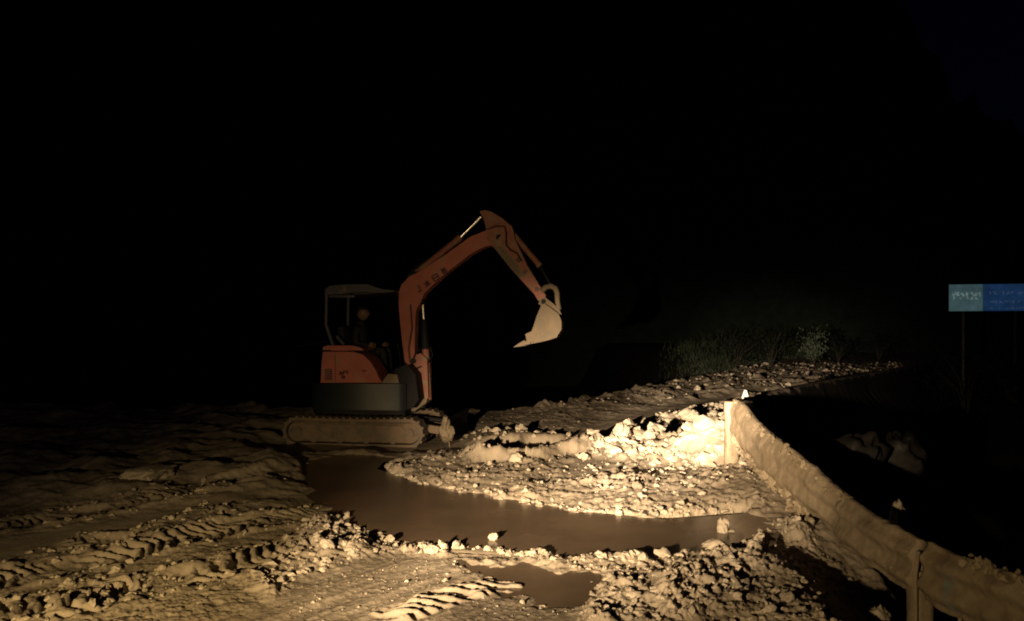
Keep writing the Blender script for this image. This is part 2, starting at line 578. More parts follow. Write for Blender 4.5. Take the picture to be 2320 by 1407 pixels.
mud_material('mud', (0.16, 0.13, 0.098), (0.275, 0.232, 0.18), (0.38, 0.325, 0.255), bscale=45, patch=1.3)
mud_material('mud_clod', (0.25, 0.21, 0.165), (0.33, 0.285, 0.225), (0.42, 0.36, 0.29), bscale=40, patch=6)
mud_material('mud_rail', (0.14, 0.11, 0.075), (0.21, 0.17, 0.12), (0.27, 0.22, 0.165), bscale=35, bstr=0.6, patch=5)
mud_material('dimmed_rock', (0.005, 0.0045, 0.004), (0.009, 0.008, 0.007), (0.015, 0.012, 0.011), bscale=12, patch=3)  # rock colour darkened to near black so the rocks look dimly lit
mud_material('shade_black_earth', (0.008, 0.008, 0.006), (0.012, 0.012, 0.009), (0.018, 0.018, 0.013), rough=0.95, bscale=20)  # near-black colour stands in for unlit ground off the road


def paint_material(name, paint, dirt, rough=0.4, scale=5.0, spec=0.4, mud=(0.29, 0.22, 0.15)):
    m, nt, b = new_mat(name)
    c = coords(nt)
    f = noise(nt, c, scale, 9, 0.68)
    mask = ramp(nt, f, [(0.62 - dirt * 0.4, (0, 0, 0)), (0.80 - dirt * 0.4, (1, 1, 1))])
    shade = ramp(nt, noise(nt, c, 1.6, 4), [(0.3, tuple(x * 0.8 for x in paint)), (0.7, tuple(min(1, x * 1.15) for x in paint))])
    nt.links.new(mix(nt, mask, shade, mud), b.inputs['Base Color'])
    r = N(nt, 'ShaderNodeMapRange')
    r.inputs[3].default_value = rough
    r.inputs[4].default_value = 0.85
    nt.links.new(mask, r.inputs[0])
    nt.links.new(r.outputs[0], b.inputs['Roughness'])
    b.inputs['Specular IOR Level'].default_value = spec
    bump(nt, b, f, 0.15, 0.006)
    return m


paint_material('orange_paint', (0.46, 0.15, 0.115), 0.22, 0.30)
paint_material('orange_dirty', (0.32, 0.11, 0.08), 0.42, 0.55, 7)
paint_material('grey_paint', (0.010, 0.015, 0.018), -0.3, 0.42, spec=0.3)
paint_material('dark_steel', (0.013, 0.013, 0.015), -0.3, 0.6, spec=0.12)
paint_material('canopy_paint', (0.07, 0.07, 0.078), 0.05, 0.5)
paint_material('bucket_steel', (0.15, 0.12, 0.085), 0.55, 0.6, 5, mud=(0.22, 0.17, 0.12))
paint_material('muddy_track', (0.10, 0.09, 0.075), 0.62, 0.75, 6, mud=(0.175, 0.125, 0.088))
mud_material('track_mud', (0.10, 0.075, 0.052), (0.16, 0.12, 0.085), (0.21, 0.165, 0.12), bscale=30, bstr=0.6, patch=5)
paint_material('galvanised', (0.30, 0.32, 0.33), 0.45, 0.45, 6)
paint_material('post_metal', (0.07, 0.075, 0.085), -0.3, 0.8, 5, spec=0.1)
paint_material('decal', (0.085, 0.026, 0.02), 0.0, 0.5)
paint_material('cloth_dark', (0.018, 0.018, 0.024), 0.0, 0.9)
paint_material('trousers', (0.06, 0.055, 0.06), 0.1, 0.9)
paint_material('skin', (0.17, 0.10, 0.075), 0.0, 0.6)
paint_material('hair', (0.012, 0.01, 0.01), 0.0, 0.7)
paint_material('white_plastic', (0.40, 0.40, 0.37), 0.1, 0.6)

m, nt, b = new_mat('chrome')
b.inputs['Base Color'].default_value = (0.85, 0.85, 0.85, 1)
b.inputs['Metallic'].default_value = 1.0
b.inputs['Roughness'].default_value = 0.28

m, nt, b = new_mat('muddy_water')
c = coords(nt)
nt.links.new(ramp(nt, noise(nt, c, 0.9, 4), [(0.3, (0.08, 0.058, 0.041)), (0.7, (0.135, 0.099, 0.069))]), b.inputs['Base Color'])
b.inputs['Roughness'].default_value = 0.24
b.inputs['Specular IOR Level'].default_value = 0.22
bump(nt, b, noise(nt, c, 5.0, 3), 0.06, 0.012)


def leaf_material(name, a, bb):
    m, nt, b = new_mat(name)
    c = coords(nt)
    nt.links.new(ramp(nt, noise(nt, c, 1.1, 4), [(0.3, a), (0.7, bb)]), b.inputs['Base Color'])
    b.inputs['Roughness'].default_value = 0.7
    b.inputs['Specular IOR Level'].default_value = 0.2
    return m


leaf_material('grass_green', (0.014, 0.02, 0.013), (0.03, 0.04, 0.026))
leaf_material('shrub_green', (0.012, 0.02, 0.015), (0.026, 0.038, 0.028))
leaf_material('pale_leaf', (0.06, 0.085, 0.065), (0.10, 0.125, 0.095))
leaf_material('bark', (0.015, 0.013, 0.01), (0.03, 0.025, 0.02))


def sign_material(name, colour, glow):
    """print of a sign, with a faint emission put into the material"""
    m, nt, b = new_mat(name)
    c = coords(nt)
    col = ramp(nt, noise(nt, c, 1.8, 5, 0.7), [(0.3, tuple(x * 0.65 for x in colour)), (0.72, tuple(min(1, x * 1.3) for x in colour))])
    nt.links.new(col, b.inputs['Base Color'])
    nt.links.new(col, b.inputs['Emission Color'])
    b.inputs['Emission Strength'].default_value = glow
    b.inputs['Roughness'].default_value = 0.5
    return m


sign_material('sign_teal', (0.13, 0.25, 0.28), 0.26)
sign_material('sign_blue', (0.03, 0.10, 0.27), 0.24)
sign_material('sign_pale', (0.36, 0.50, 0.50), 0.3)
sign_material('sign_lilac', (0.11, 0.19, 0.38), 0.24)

# ------------------------------------------------------------------ ground
t_fine = np.arange(-0.80, 0.8001, 0.00175)
t_out = np.array([0.83, 0.88, 0.95, 1.05, 1.2, 1.45, 1.9, 2.8, 5.0])
T = np.concatenate([-t_out[::-1], t_fine, t_out])
v_near = EYE * FOC / np.concatenate([np.arange(870.0, 240.0, -1.35), np.arange(240.0, 68.0, -0.55)])
v_far = 41.0 * 1.09 ** np.arange(0, 30)
D = np.concatenate([v_near[v_near < 40.0], v_far])
TT, DD = np.meshgrid(T, D)
GX, GY = TT * DD, DD
GZ = height(GX.ravel(), GY.ravel()).reshape(GX.shape)
nr, nc = GX.shape
V = np.stack([GX.ravel(), GY.ravel(), GZ.ravel()], 1)
idx = np.arange(nr * nc).reshape(nr, nc)
Q = np.stack([idx[:-1, :-1].ravel(), idx[:-1, 1:].ravel(), idx[1:, 1:].ravel(), idx[1:, :-1].ravel()], 1)
ground = np_mesh('muddy_ground', V, Q, MATS['mud'])
ground.data.materials.append(MATS['shade_black_earth'])
# off the road: earth under weeds, coloured near black to stand in for shade
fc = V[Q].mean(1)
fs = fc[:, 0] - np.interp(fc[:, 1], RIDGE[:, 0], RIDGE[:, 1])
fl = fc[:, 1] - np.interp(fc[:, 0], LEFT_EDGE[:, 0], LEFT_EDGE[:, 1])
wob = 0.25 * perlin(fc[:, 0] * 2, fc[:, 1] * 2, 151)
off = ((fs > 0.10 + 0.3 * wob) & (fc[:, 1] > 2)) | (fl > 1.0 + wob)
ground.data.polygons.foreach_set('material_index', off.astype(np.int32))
tag(ground, 'churned brown mud covering the road and its shoulder', kind='structure')
terrain = mesh_obj('terrain', [(-900, -400, -4.2), (900, -400, -4.2), (900, 900, -4.2), (-900, 900, -4.2)], [(0, 1, 2, 3)], MATS['shade_black_earth'])
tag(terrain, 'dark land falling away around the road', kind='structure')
# dark wooded hills that close the view all round the bend
hv, hq = [], []
HA = np.radians(np.arange(-75, 75.1, 0.5))
HD = np.array([70, 78, 90, 105, 125, 150, 180, 220])
for i, dd in enumerate(HD):
    rise = (0.0, 0.10, 0.26, 0.46, 0.68, 0.85, 0.96, 1.0)[i]
    top = np.interp(np.degrees(HA), [-75, -42, -36, -30, -15, 0, 12, 22, 27, 31, 36, 75], [70, 78, 92, 120, 150, 160, 145, 118, 82, 56, 46, 44])
    top = top * (1 + 0.10 * fbm(HA * 9, HA * 0 + 2, 4, 601)) + 2.5 * fbm(HA * 60, HA * 0 + i, 3, 602)
    hv.append(np.stack([np.sin(HA) * dd, np.cos(HA) * dd, -4.5 + rise * top], 1))
hv = np.concatenate(hv)
i = np.arange(len(hv)).reshape(len(HD), -1)
hq = np.stack([i[:-1, :-1].ravel(), i[:-1, 1:].ravel(), i[1:, 1:].ravel(), i[1:, :-1].ravel()], 1)
hills = np_mesh('hills', hv, hq, MATS['shrub_green'])
tag(hills, 'black wooded hillside closing the night view', kind='structure')
near_mud = mesh_obj('road', [(-16, -9, 0.02), (2.4, -9, 0.02), (2.4, 3.3, 0.02), (-16, 3.3, 0.02)], [(0, 1, 2, 3)], MATS['mud'])
tag(near_mud, 'mud covered road behind the photographer', kind='structure')


def ground_z(x, y):
    x, y = np.atleast_1d(np.asarray(x, float)), np.atleast_1d(np.asarray(y, float))
    return height(x, y)


# ------------------------------------------------------------------ puddles


def water_sheet(name, poly, label, z=0.018):
    P = np.array(poly)
    c = P.mean(0)
    pts = []
    for k in range(len(P)):
        v = P[k] - c
        L = np.linalg.norm(v)
        pts.append(P[k] + v / L * 0.22)
    bm = bmesh.new()
    f = bm.faces.new([bm.verts.new((p[0], p[1], z)) for p in pts])
    bmesh.ops.triangulate(bm, faces=[f])
    o = bm_obj(name, bm, MATS['muddy_water'])
    for p in o.data.polygons:
        if p.normal.z < 0:
            p.flip()
    return tag(o, label, kind='structure')


water_sheet('puddle', POOL_MAIN, 'long brown puddle across the middle of the mud')
water_sheet('puddle', POOL_SMALL, 'small brown puddle in the scraped foreground')

# ------------------------------------------------------------------ lumps of mud


def lump_shapes(n, sub, seed, amp=0.4):
    out = []
    r = np.random.default_rng(seed)
    for k in range(n):
        bm = bmesh.new()
        bmesh.ops.create_icosphere(bm, subdivisions=sub, radius=1.0)
        v = np.array([x.co[:] for x in bm.verts])
        f = np.array([[x.index for x in fc.verts] for fc in bm.faces])
        bm.free()
        off = r.uniform(0, 50, 3)
        nz = fbm(v[:, 0] * 1.3 + off[0] + v[:, 2] * 0.7, v[:, 1] * 1.3 + off[1] - v[:, 2] * 0.9, 3, 200 + k)
        n2 = perlin(v[:, 0] * 3.1 + off[2] + v[:, 2] * 2.0, v[:, 1] * 3.1 - v[:, 2] * 2.4, 230 + k)
        n3 = np.abs(perlin(v[:, 0] * 2.3 + off[1] + v[:, 2] * 1.9, v[:, 1] * 2.3 + off[2] - v[:, 2] * 1.5, 260 + k))
        v = v * (1 + amp * 1.4 * nz + amp * 0.6 * n2 + 0.7 * amp * n3)[:, None]
        # knock flat faces into it so that it reads as broken earth
        for _ in range(4):
            d = r.normal(size=3)
            d /= np.linalg.norm(d)
            lim = r.uniform(0.55, 0.85)
            h = v @ d
            v = v - np.where(h > lim, (h - lim) * 0.85, 0)[:, None] * d
        out.append((v, f))
    return out


SHAPES1 = lump_shapes(16, 1, 5, 0.5)
SHAPES2 = lump_shapes(20, 2, 6, 0.5)
SHAPES3 = []
for v, f in lump_shapes(12, 4, 9, 0.32):
    n = v / np.linalg.norm(v, axis=1)[:, None]
    d = np.abs(perlin(v[:, 0] * 3.4 + v[:, 2] * 2.1, v[:, 1] * 3.4 - v[:, 2] * 2.7, 281)) * 0.22 + np.abs(perlin(v[:, 0] * 7.5 + v[:, 2] * 5, v[:, 1] * 7.5 - v[:, 2] * 6, 282)) * 0.12 + 0.05 * perlin(v[:, 0] * 17 + v[:, 2] * 11, v[:, 1] * 17 - v[:, 2] * 13, 283)
    SHAPES3.append((v + n * d[:, None], f))


def scatter(name, X, Y, R, label, squash=(0.55, 0.95)):
    Z = ground_z(X, Y)
    Vs, Fs, o = [], [], 0
    for k in range(len(X)):
        sh = SHAPES2 if R[k] * 6 / Y[k] > 0.014 else SHAPES1
        v, f = sh[rng.integers(len(sh))]
        a = rng.uniform(0, 6.28)
        ca, sa = math.cos(a), math.sin(a)
        s = R[k] * rng.uniform(0.75, 1.3, 3)
        s[2] = R[k] * rng.uniform(*squash)
        w = v * s
        w = np.stack([w[:, 0] * ca - w[:, 1] * sa, w[:, 0] * sa + w[:, 1] * ca, w[:, 2]], 1)
        w += (X[k], Y[k], Z[k] + s[2] * rng.uniform(-0.25, 0.35))
        Vs.append(w)
        Fs.append(f + o)
        o += len(v)
    ob = np_mesh(name, np.concatenate(Vs), np.concatenate(Fs), MATS['mud_clod'], smooth=False)
    return tag(ob, label, kind='stuff')


def in_poly(poly, n):
    P = np.array(poly)
    lo, hi = P.min(0), P.max(0)
    x = rng.uniform(lo[0], hi[0], n * 4)
    y = rng.uniform(lo[1], hi[1], n * 4)
    k = poly_mask(x, y, poly, 0.05) > 0.5
    return x[k][:n], y[k][:n]


XS, YS, RS = [], [], []
SHORE_FAR = np.array(FP((880, 1062), (872, 1074), (960, 1104), (1090, 1129), (1210, 1151), (1320, 1165), (1450, 1177), (1600, 1168), (1690, 1161)))
for poly, n, r0, sg in ((CLOD_NEAR, 1500, 0.0095, 0.6), (CLOD_LEFT, 700, 0.009, 0.65), (FIELD, 900, 0.011, 0.55), (BANK, 420, 0.04, 0.5), (SHELF, 90, 0.03, 0.5), (SCRAPE, 420, 0.0045, 0.5)):
    x, y = in_poly(poly, n)
    XS.append(x)
    YS.append(y)
    RS.append(np.clip(r0 * np.exp(rng.normal(0, sg, len(x))), 0.004, 0.035 if r0 < 0.03 else 0.10))
# rows of crumbs left along the tyre prints and along the puddle's near shore
for path, hw, lam, amp, skew in TREADS:
    P = np.array(path)
    for sgn in (-1, 1):
        k = rng.integers(0, len(P) - 1, 60)
        t = rng.uniform(0, 1, 60)
        q = P[k] + (P[k + 1] - P[k]) * t[:, None]
        e = P[k + 1] - P[k]
        nrm = np.stack([-e[:, 1], e[:, 0]], 1) / np.linalg.norm(e, axis=1)[:, None]
        q = q + nrm * (sgn * hw * 1.15 + rng.normal(0, 0.06, 60))[:, None]
        XS.append(q[:, 0])
        YS.append(q[:, 1])
        RS.append(np.clip(0.013 * np.exp(rng.normal(0, 0.45, 60)), 0.005, 0.04))
shore = np.array(FP((760, 1240), (860, 1225), (930, 1243), (1010, 1246), (1090, 1250), (1190, 1258), (1330, 1270), (1460, 1276), (1640, 1258), (1700, 1240)))
k = rng.integers(0, len(shore) - 1, 240)
q = shore[k] + (shore[k + 1] - shore[k]) * rng.uniform(0, 1, 240)[:, None] + rng.normal(0, 0.05, (240, 2))
XS.append(q[:, 0])
YS.append(q[:, 1])
RS.append(np.clip(0.015 * np.exp(rng.normal(0, 0.55, 240)), 0.006, 0.05))
k = rng.integers(0, len(SHORE_FAR) - 1, 420)
q = SHORE_FAR[k] + (SHORE_FAR[k + 1] - SHORE_FAR[k]) * rng.uniform(0, 1, 420)[:, None] + rng.normal(0, 0.06, (420, 2)) + np.array([0, 0.08])
XS.append(q[:, 0])
YS.append(q[:, 1])
RS.append(np.clip(0.016 * np.exp(rng.normal(0, 0.5, 420)), 0.006, 0.05))
n = 200
hp = np.array([(2.72, 9.3), (2.1, 9.6), (1.45, 10.15), (0.4, 10.6)])
k = rng.integers(0, 3, n)
q = hp[k] + (hp[k + 1] - hp[k]) * rng.uniform(0, 1, n)[:, None] + np.stack([rng.normal(0, 0.08, n), rng.normal(-0.22, 0.28, n)], 1)
XS.append(q[:, 0])
YS.append(q[:, 1])
RS.append(np.clip(0.042 * np.exp(rng.normal(0, 0.45, n)), 0.015, 0.10))
scatter('mud_crumbs', np.concatenate(XS), np.concatenate(YS), np.concatenate(RS), 'loose crumbs and clods of mud strewn over the churned ground')

# the road beyond: windrows of rubble on both sides of the lane
n = 1000
y = rng.uniform(12.5, 40, n)
le = np.interp(y, LEFT_EDGE[2:, 1], LEFT_EDGE[2:, 0])
re = np.interp(y, RIDGE[:, 0], RIDGE[:, 1])
u = rng.beta(0.8, 0.8, n)
x = le + 0.2 + (re - le - 0.5) * u
lane_k = poly_mask(x, y, LANE, 0.4) < 0.1
scatter('mud_rubble', x[lane_k], y[lane_k], np.clip(0.022 * np.exp(rng.normal(0, 0.5, n)) * (y / 20), 0.01, 0.10)[lane_k], 'rubble and mud lumps along the road beyond the guardrail')


def clod(px, py, w, h, label, d=None, z=None, shape=0, name='mud_clod', depth=None, mat='mud_clod', rz=None, cat='clod', sink=0.25):
    """one lump that can be picked out: photograph column / foot row, width and height in pixels there"""
    if d is None:
        x, d = flat(px, py, z if z is not None else 0.03)
    else:
        x = (px - 1160.0) * d / FOC
    k = d / FOC
    v, f = SHAPES3[shape % len(SHAPES3)]
    a = rz if rz is not None else rng.uniform(0, 6.28)
    w0 = v.copy()
    ca, sa = math.cos(a), math.sin(a)
    w0 = np.stack([w0[:, 0] * ca - w0[:, 1] * sa, w0[:, 0] * sa + w0[:, 1] * ca, w0[:, 2]], 1)
    ext = (w0.max(0) - w0.min(0))
    w0 = w0 - w0.min(0) - ext * np.array([0.5, 0.5, 0])
    sx = w * k / ext[0]
    sz = h * k * (1 + sink) / ext[2]
    sy = (depth if depth else w * k * 0.8) / ext[1]
    w0 = w0 * np.array([sx, sy, sz])
    gz = float(ground_z(x, d)[0]) if z is None else z
    o = np_mesh(name, w0 - np.array([0, 0, sink * h * k]), f, MATS[mat])
    o.location = (x, d, gz)
    return tag(o, label, cat)


clod(978, 1256, 42, 24, 'pale clod on the near puddle shore, lower left half of a split pair', shape=0, z=0.01)
clod(1001, 1252, 30, 30, 'pale clod on the near puddle shore, taller right half of a split pair', shape=1, z=0.01)
clod(1117, 1230, 24, 24, 'lone small pale stone in the middle of the brown puddle', shape=2, z=-0.01)
clod(1638, 1216, 30, 46, 'upright knobbly lump of mud in the right end of the puddle', shape=3, z=-0.02, depth=0.09)
clod(1652, 1214, 38, 16, 'low flat lump of mud at the foot of the upright lump', shape=4, z=-0.02, depth=0.1)
clod(1183, 1370, 14, 13, 'small round pebble lying right of the ladder shaped track print', shape=5, z=0.02)
clod(1168, 1058, 34, 24, 'bright white clod at the lower edge of the dark hollow', shape=6)
clod(1205, 1034, 44, 36, 'pale jagged clod standing between two dark hollows', shape=7)
clod(1425, 1006, 74, 40, 'biggest sunlit white lump heaped left of the bright bank', shape=8)
clod(1410, 1024, 50, 34, 'blazing white clod in front of the big white lump', shape=9)
clod(1475, 1022, 40, 22, 'low white clod right of the blazing heap', shape=10)
clod(1560, 965, 50, 26, 'glaring lump of mud at the top of the lit bank', shape=5)
clod(1457, 1276, 26, 20, 'round smooth pale clod on the near shore below the puddle middle', shape=5)
clod(1617, 1258, 56, 20, 'flat slab of mud lying on the near shore of the puddle', shape=4, depth=0.1)
clod(1708, 1262, 36, 28, 'rounded boulder of mud just off the right tip of the puddle', shape=6)
clod(1992, 1392, 60, 56, 'crumbly clod in the dark hollow beneath the guardrail', d=4.6, z=-0.17, shape=7)
clod(335, 1094, 120, 26, 'broad low mound of paler mud alone on the dim left side', shape=8, depth=0.9)
clod(740, 1262, 40, 28, 'pale clod among the crumbs left of the scraped ground', shape=9)

# ------------------------------------------------------------------ guardrail
RAIL = np.array([(2.45, 2.2, 0.52), (2.56, 3.0, 0.475), (2.60, 3.754, 0.433), (2.605, 4.2, 0.385), (2.61, 4.60, 0.362), (2.60, 4.91, 0.364), (2.60, 5.30, 0.38), (2.60, 5.66, 0.407), (2.60, 6.15, 0.485), (2.60, 6.66, 0.573),
                 (2.60, 7.20, 0.645), (2.60, 7.72, 0.722), (2.60, 8.10, 0.83), (2.60, 8.35, 0.90), (2.60, 8.62, 0.915)])
rail = empty('guardrail', (2.6, 5.6, 0.0))
RO = Vector((2.6, 5.6, 0.0))
tag(rail, 'mud caked steel guardrail bent along the right edge of the road', 'guardrail')


def rail_at(y):
    return np.interp(y, RAIL[:, 1], RAIL[:, 0]), np.interp(y, RAIL[:, 1], RAIL[:, 2])


def beam(y0, y1, mat, proud=0.0, seed=0, hgt=0.335):
    """one W section length of beam, mud caked: a closed shell with thickness"""
    ys = np.arange(y0, y1 + 1e-6, 0.016)
    u = np.linspace(0, 1, 30)
    # W profile: offset towards the road
    prof = 0.042 * (np.cos((u - 0.5) * 4 * math.pi) * -1) * sstep(0, 0.12, u) * sstep(1, 0.88, u)
    prof = np.where(np.abs(u - 0.5) < 0.02, prof, prof)
    X0, Z0 = rail_at(ys)
    YY, UU = np.meshgrid(ys, u, indexing='ij')
    grow = np.interp(ys, [2, 4, 6.5, 8.6], [1.05, 1.05, 1.15, 1.28])
    fill = np.interp(ys, [2, 4.5, 5.0, 6, 7, 8.6], [0.7, 0.6, 0.55, 0.75, 0.95, 1.0])
    top = 0.012 * fbm(ys * 3.1, ys * 0 + seed, 4, 301) + 0.010 * np.maximum(0, perlin(ys * 14, ys * 0, 302))
    bot = 0.020 * fbm(ys * 2.7, ys * 0 + seed + 5, 4, 303) + np.interp(ys, [2, 6.2, 7, 8.6], [0, 0, 0.05, 0.07]) * (0.6 + np.maximum(0, fbm(ys * 2.2, ys * 0 + 3, 3, 305)))
    ZZ = (Z0 + top)[:, None] - UU * (hgt * grow + top + bot)[:, None]
    cake = 0.012 * fbm(YY * 3, ZZ * 3, 4, 310 + seed) + 0.006 * np.maximum(0, fbm(YY * 17, ZZ * 17, 3, 315))
    cake = cake * (0.5 + 0.8 * fill[:, None])
    pw = prof[None, :] * (1 - 0.6 * fill[:, None]) * 0.8 + 0.075 * fill[:, None] * np.sin(np.pi * np.clip(u, 0.02, 0.98))[None, :] ** 0.7 + 0.02 * fbm(YY * 1.7, ZZ * 2.5, 2, 319)
    XX = X0[:, None] - pw - cake - proud - 0.03
    XB = X0[:, None] - prof[None, :] * 0.6 - proud + 0.004 + 0.06 * np.sqrt(np.sin(np.pi * np.clip(u, 0.0, 1.0)).clip(0, 1))[None, :]
    n, mth = XX.shape
    A = np.stack([XX, YY, ZZ], -1).reshape(-1, 3)
    B = np.stack([XB, YY, ZZ], -1).reshape(-1, 3)
    V = np.concatenate([A, B]) - np.array(RO)
    i = np.arange(n * mth).reshape(n, mth)
    q = [np.stack([i[:-1, :-1], i[1:, :-1], i[1:, 1:], i[:-1, 1:]], -1).reshape(-1, 4)]
    j = i + n * mth
    q.append(np.stack([j[:-1, :-1], j[:-1, 1:], j[1:, 1:], j[1:, :-1]], -1).reshape(-1, 4))
    q.append(np.stack([i[:-1, 0], j[:-1, 0], j[1:, 0], i[1:, 0]], -1))
    q.append(np.stack([i[:-1, -1], i[1:, -1], j[1:, -1], j[:-1, -1]], -1))
    q.append(np.stack([i[0, :-1], i[0, 1:], j[0, 1:], j[0, :-1]], -1))
    q.append(np.stack([i[-1, :-1], j[-1, :-1], j[-1, 1:], i[-1, 1:]], -1))
    return np_mesh('beam', V, np.concatenate(q), mat, rail)


m, nt, b = new_mat('caked_beam')
c = coords(nt)
mcol = ramp(nt, noise(nt, c, 7, 7, 0.65), [(0.28, (0.13, 0.10, 0.068)), (0.5, (0.20, 0.16, 0.112)), (0.75, (0.26, 0.215, 0.16))])
msk = ramp(nt, noise(nt, c, 2.6, 6, 0.6), [(0.60, (0, 0, 0)), (0.68, (1, 1, 1))])
nt.links.new(mix(nt, msk, mcol, (0.16, 0.175, 0.175)), b.inputs['Base Color'])
b.inputs['Roughness'].default_value = 0.75
b.inputs['Specular IOR Level'].default_value = 0.25
bump(nt, b, noise(nt, c, 38, 6, 0.7), 0.6, 0.01)

beam(2.2, 4.60, MATS['caked_beam'], 0.0, 1)
beam(4.68, 5.72, MATS['caked_beam'], 0.014, 2)
beam(5.66, 8.60, MATS['mud_rail'], 0.0, 3)


def rail_post(y, zt, zb, w, dep, mat, xoff=0.0, seed=0):
    X, Z = rail_at(y)
    zs = np.linspace(zt, zb, 40)
    ang = np.linspace(0, 2 * math.pi, 24, endpoint=False)
    sq = 1 / np.maximum(np.abs(np.cos(ang)), np.abs(np.sin(ang)))
    sq = np.minimum(sq, 1.10)
    ZZ, AA = np.meshgrid(zs, ang, indexing='ij')
    R = (sq[None, :] * (1 + 0.10 * fbm(ZZ * 3 + seed, AA * 0.9, 3, 330 + seed) + 0.05 * perlin(ZZ * 16, AA * 4, 340)))
    V = np.stack([float(X) + xoff + np.cos(AA) * dep / 2 * R, y + np.sin(AA) * w / 2 * R, ZZ], -1).reshape(-1, 3) - np.array(RO)
    n, k = ZZ.shape
    i = np.arange(n * k).reshape(n, k)
    i2 = np.roll(i, -1, 1)
    q = np.stack([i[:-1], i[1:], i2[1:], i2[:-1]], -1).reshape(-1, 4)
    V = np.concatenate([V, V[:k].mean(0)[None], V[-k:].mean(0)[None]])
    c0, c1 = n * k, n * k + 1
    t = np.stack([i[0], i2[0], np.full(k, c0), np.full(k, c0)], -1)
    o = np_mesh('post', V, q, mat, rail)
    bm = bmesh.new()
    bm.from_mesh(o.data)
    bm.verts.ensure_lookup_table()
    bm.faces.new([bm.verts[int(a)] for a in i[0]])
    bm.to_mesh(o.data)
    bm.free()
    return o


rail_post(4.73, 0.16, -1.0, 0.15, 0.14, MATS['mud_rail'], 0.0, 1)
rail_post(6.55, 0.50, -0.5, 0.14, 0.13, MATS['mud_rail'], 0.06, 2)
rail_post(2.6, 0.42, -1.0, 0.14, 0.13, MATS['mud_rail'], 0.06, 3)
tag(rail_post(8.60, 0.885, 0.0, 0.13, 0.16, MATS['mud_rail'], -0.05, 4), 'thick mud plastered end post')
# reinforcing rod, splice bolts, seam strip
tube('rod', [Vector((2.60, 4.30, 0.10)) - RO, Vector((2.605, 4.28, -0.25)) - RO, Vector((2.60, 4.30, -0.9)) - RO], 0.011, MATS['mud_rail'], rail, 8)
for y in (4.72, 4.90, 5.45, 5.60, 3.1, 3.3):
    X, Z = rail_at(y)
    for k in (0.27, 0.75):
        p = Vector((float(X) - 0.085, y, float(Z) - 0.335 * k)) - RO
        tube('bolt', [p, p + Vector((-0.016, 0, 0))], [0.016, 0.012], MATS['mud_rail'], rail, 8)
tube('seam', [Vector((2.545, 4.63, 0.30)) - RO, Vector((2.53, 4.64, 0.15)) - RO, Vector((2.535, 4.645, 0.0)) - RO, Vector((2.535, 4.645, -0.7)) - RO], [0.012, 0.014, 0.012, 0.012], MATS['mud_rail'], rail, 8)
# lumps clinging to it: along the top of the near length, and hanging under the far length
Vs, Fs, o = [], [], 0
for k in range(330):
    v, f = SHAPES2[rng.integers(len(SHAPES2))]
    w = rng.random()
    if w < 0.45:
        y = rng.uniform(2.3, 4.2)
        dz, r = rng.normal(-0.03, 0.025), 0.011 * math.exp(rng.normal(0, 0.4))
    elif w < 0.7:
        y = rng.uniform(5.7, 8.6)
        dz, r = rng.normal(-0.04, 0.03), 0.011 * math.exp(rng.normal(0, 0.4))
    else:
        y = rng.uniform(6.3, 8.55)
        dz, r = -0.40 - abs(rng.normal(0, 0.06)), min(0.045, 0.026 * math.exp(rng.normal(0, 0.4)))
    X, Z = rail_at(y)
    s = r * rng.uniform(0.8, 1.5, 3)
    Vs.append(v * s + np.array([float(X) - 0.05 + rng.normal(0, 0.012), y, float(Z) + dz]) - np.array(RO))
    Fs.append(f + o)
    o += len(v)
tag(np_mesh('mud_crust', np.concatenate(Vs), np.concatenate(Fs), MATS['mud_rail'], rail, smooth=False), 'lumps of mud clinging to the rail', kind='stuff')

# small white marker behind the rail's end
mk = empty('marker', at(1688, 903, 9.35))
tag(mk, 'tiny white triangular marker standing behind the end of the guardrail', 'marker')
prism('plate', [(-0.045, 0.0), (0.045, 0.0), (0.012, 0.105), (-0.008, 0.11)], -0.015, 0.015, MATS['white_plastic'], mk, 0.004)
box('stake', (0, 0.024, -0.10), (0.014, 0.014, 0.28), MATS['dark_steel'], mk, 0.002)

# rocks on the dark slope beyond the rail
clod(1935, 1030, 150, 70, 'long muddy rock dimly lit on the dark slope beyond the guardrail', d=9.0, z=0.12, shape=2, name='rock', depth=0.8, mat='dimmed_rock', cat='rock', sink=1.2)
clod(2035, 1036, 100, 70, 'dimmer hunched rock right of the long rock beyond the guardrail', d=9.2, z=0.10, shape=6, name='rock', depth=0.7, mat='dimmed_rock', cat='rock', sink=1.3)
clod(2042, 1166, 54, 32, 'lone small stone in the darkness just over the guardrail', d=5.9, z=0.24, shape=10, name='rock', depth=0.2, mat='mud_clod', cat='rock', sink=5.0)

# ------------------------------------------------------------------ excavator
YAW = math.radians(-8)
CY, SY = math.cos(YAW), math.sin(YAW)
EX, ED = -2.38, 12.05
exc = empty('excavator', (EX, ED, 0.0), YAW)
tag(exc, 'orange mini excavator with raised boom working on the muddy road', 'excavator')


def L(px, py, yl):
    """excavator's own (x, z) of a point of the photograph on its lengthwise plane y = yl"""
    t = (px - 1160.0) / FOC
    x = (t * (ED + CY * yl) - EX + SY * yl) / (CY - SY * t)
    d = ED + SY * x + CY * yl
    return (x, EYE - (py - HOR) * d / FOC)


def LV(px, py, yl):
    x, z = L(px, py, yl)
    return Vector((x, yl, z))


def LP(yl, *pts):
    return [L(a, b, yl) for a, b in pts]


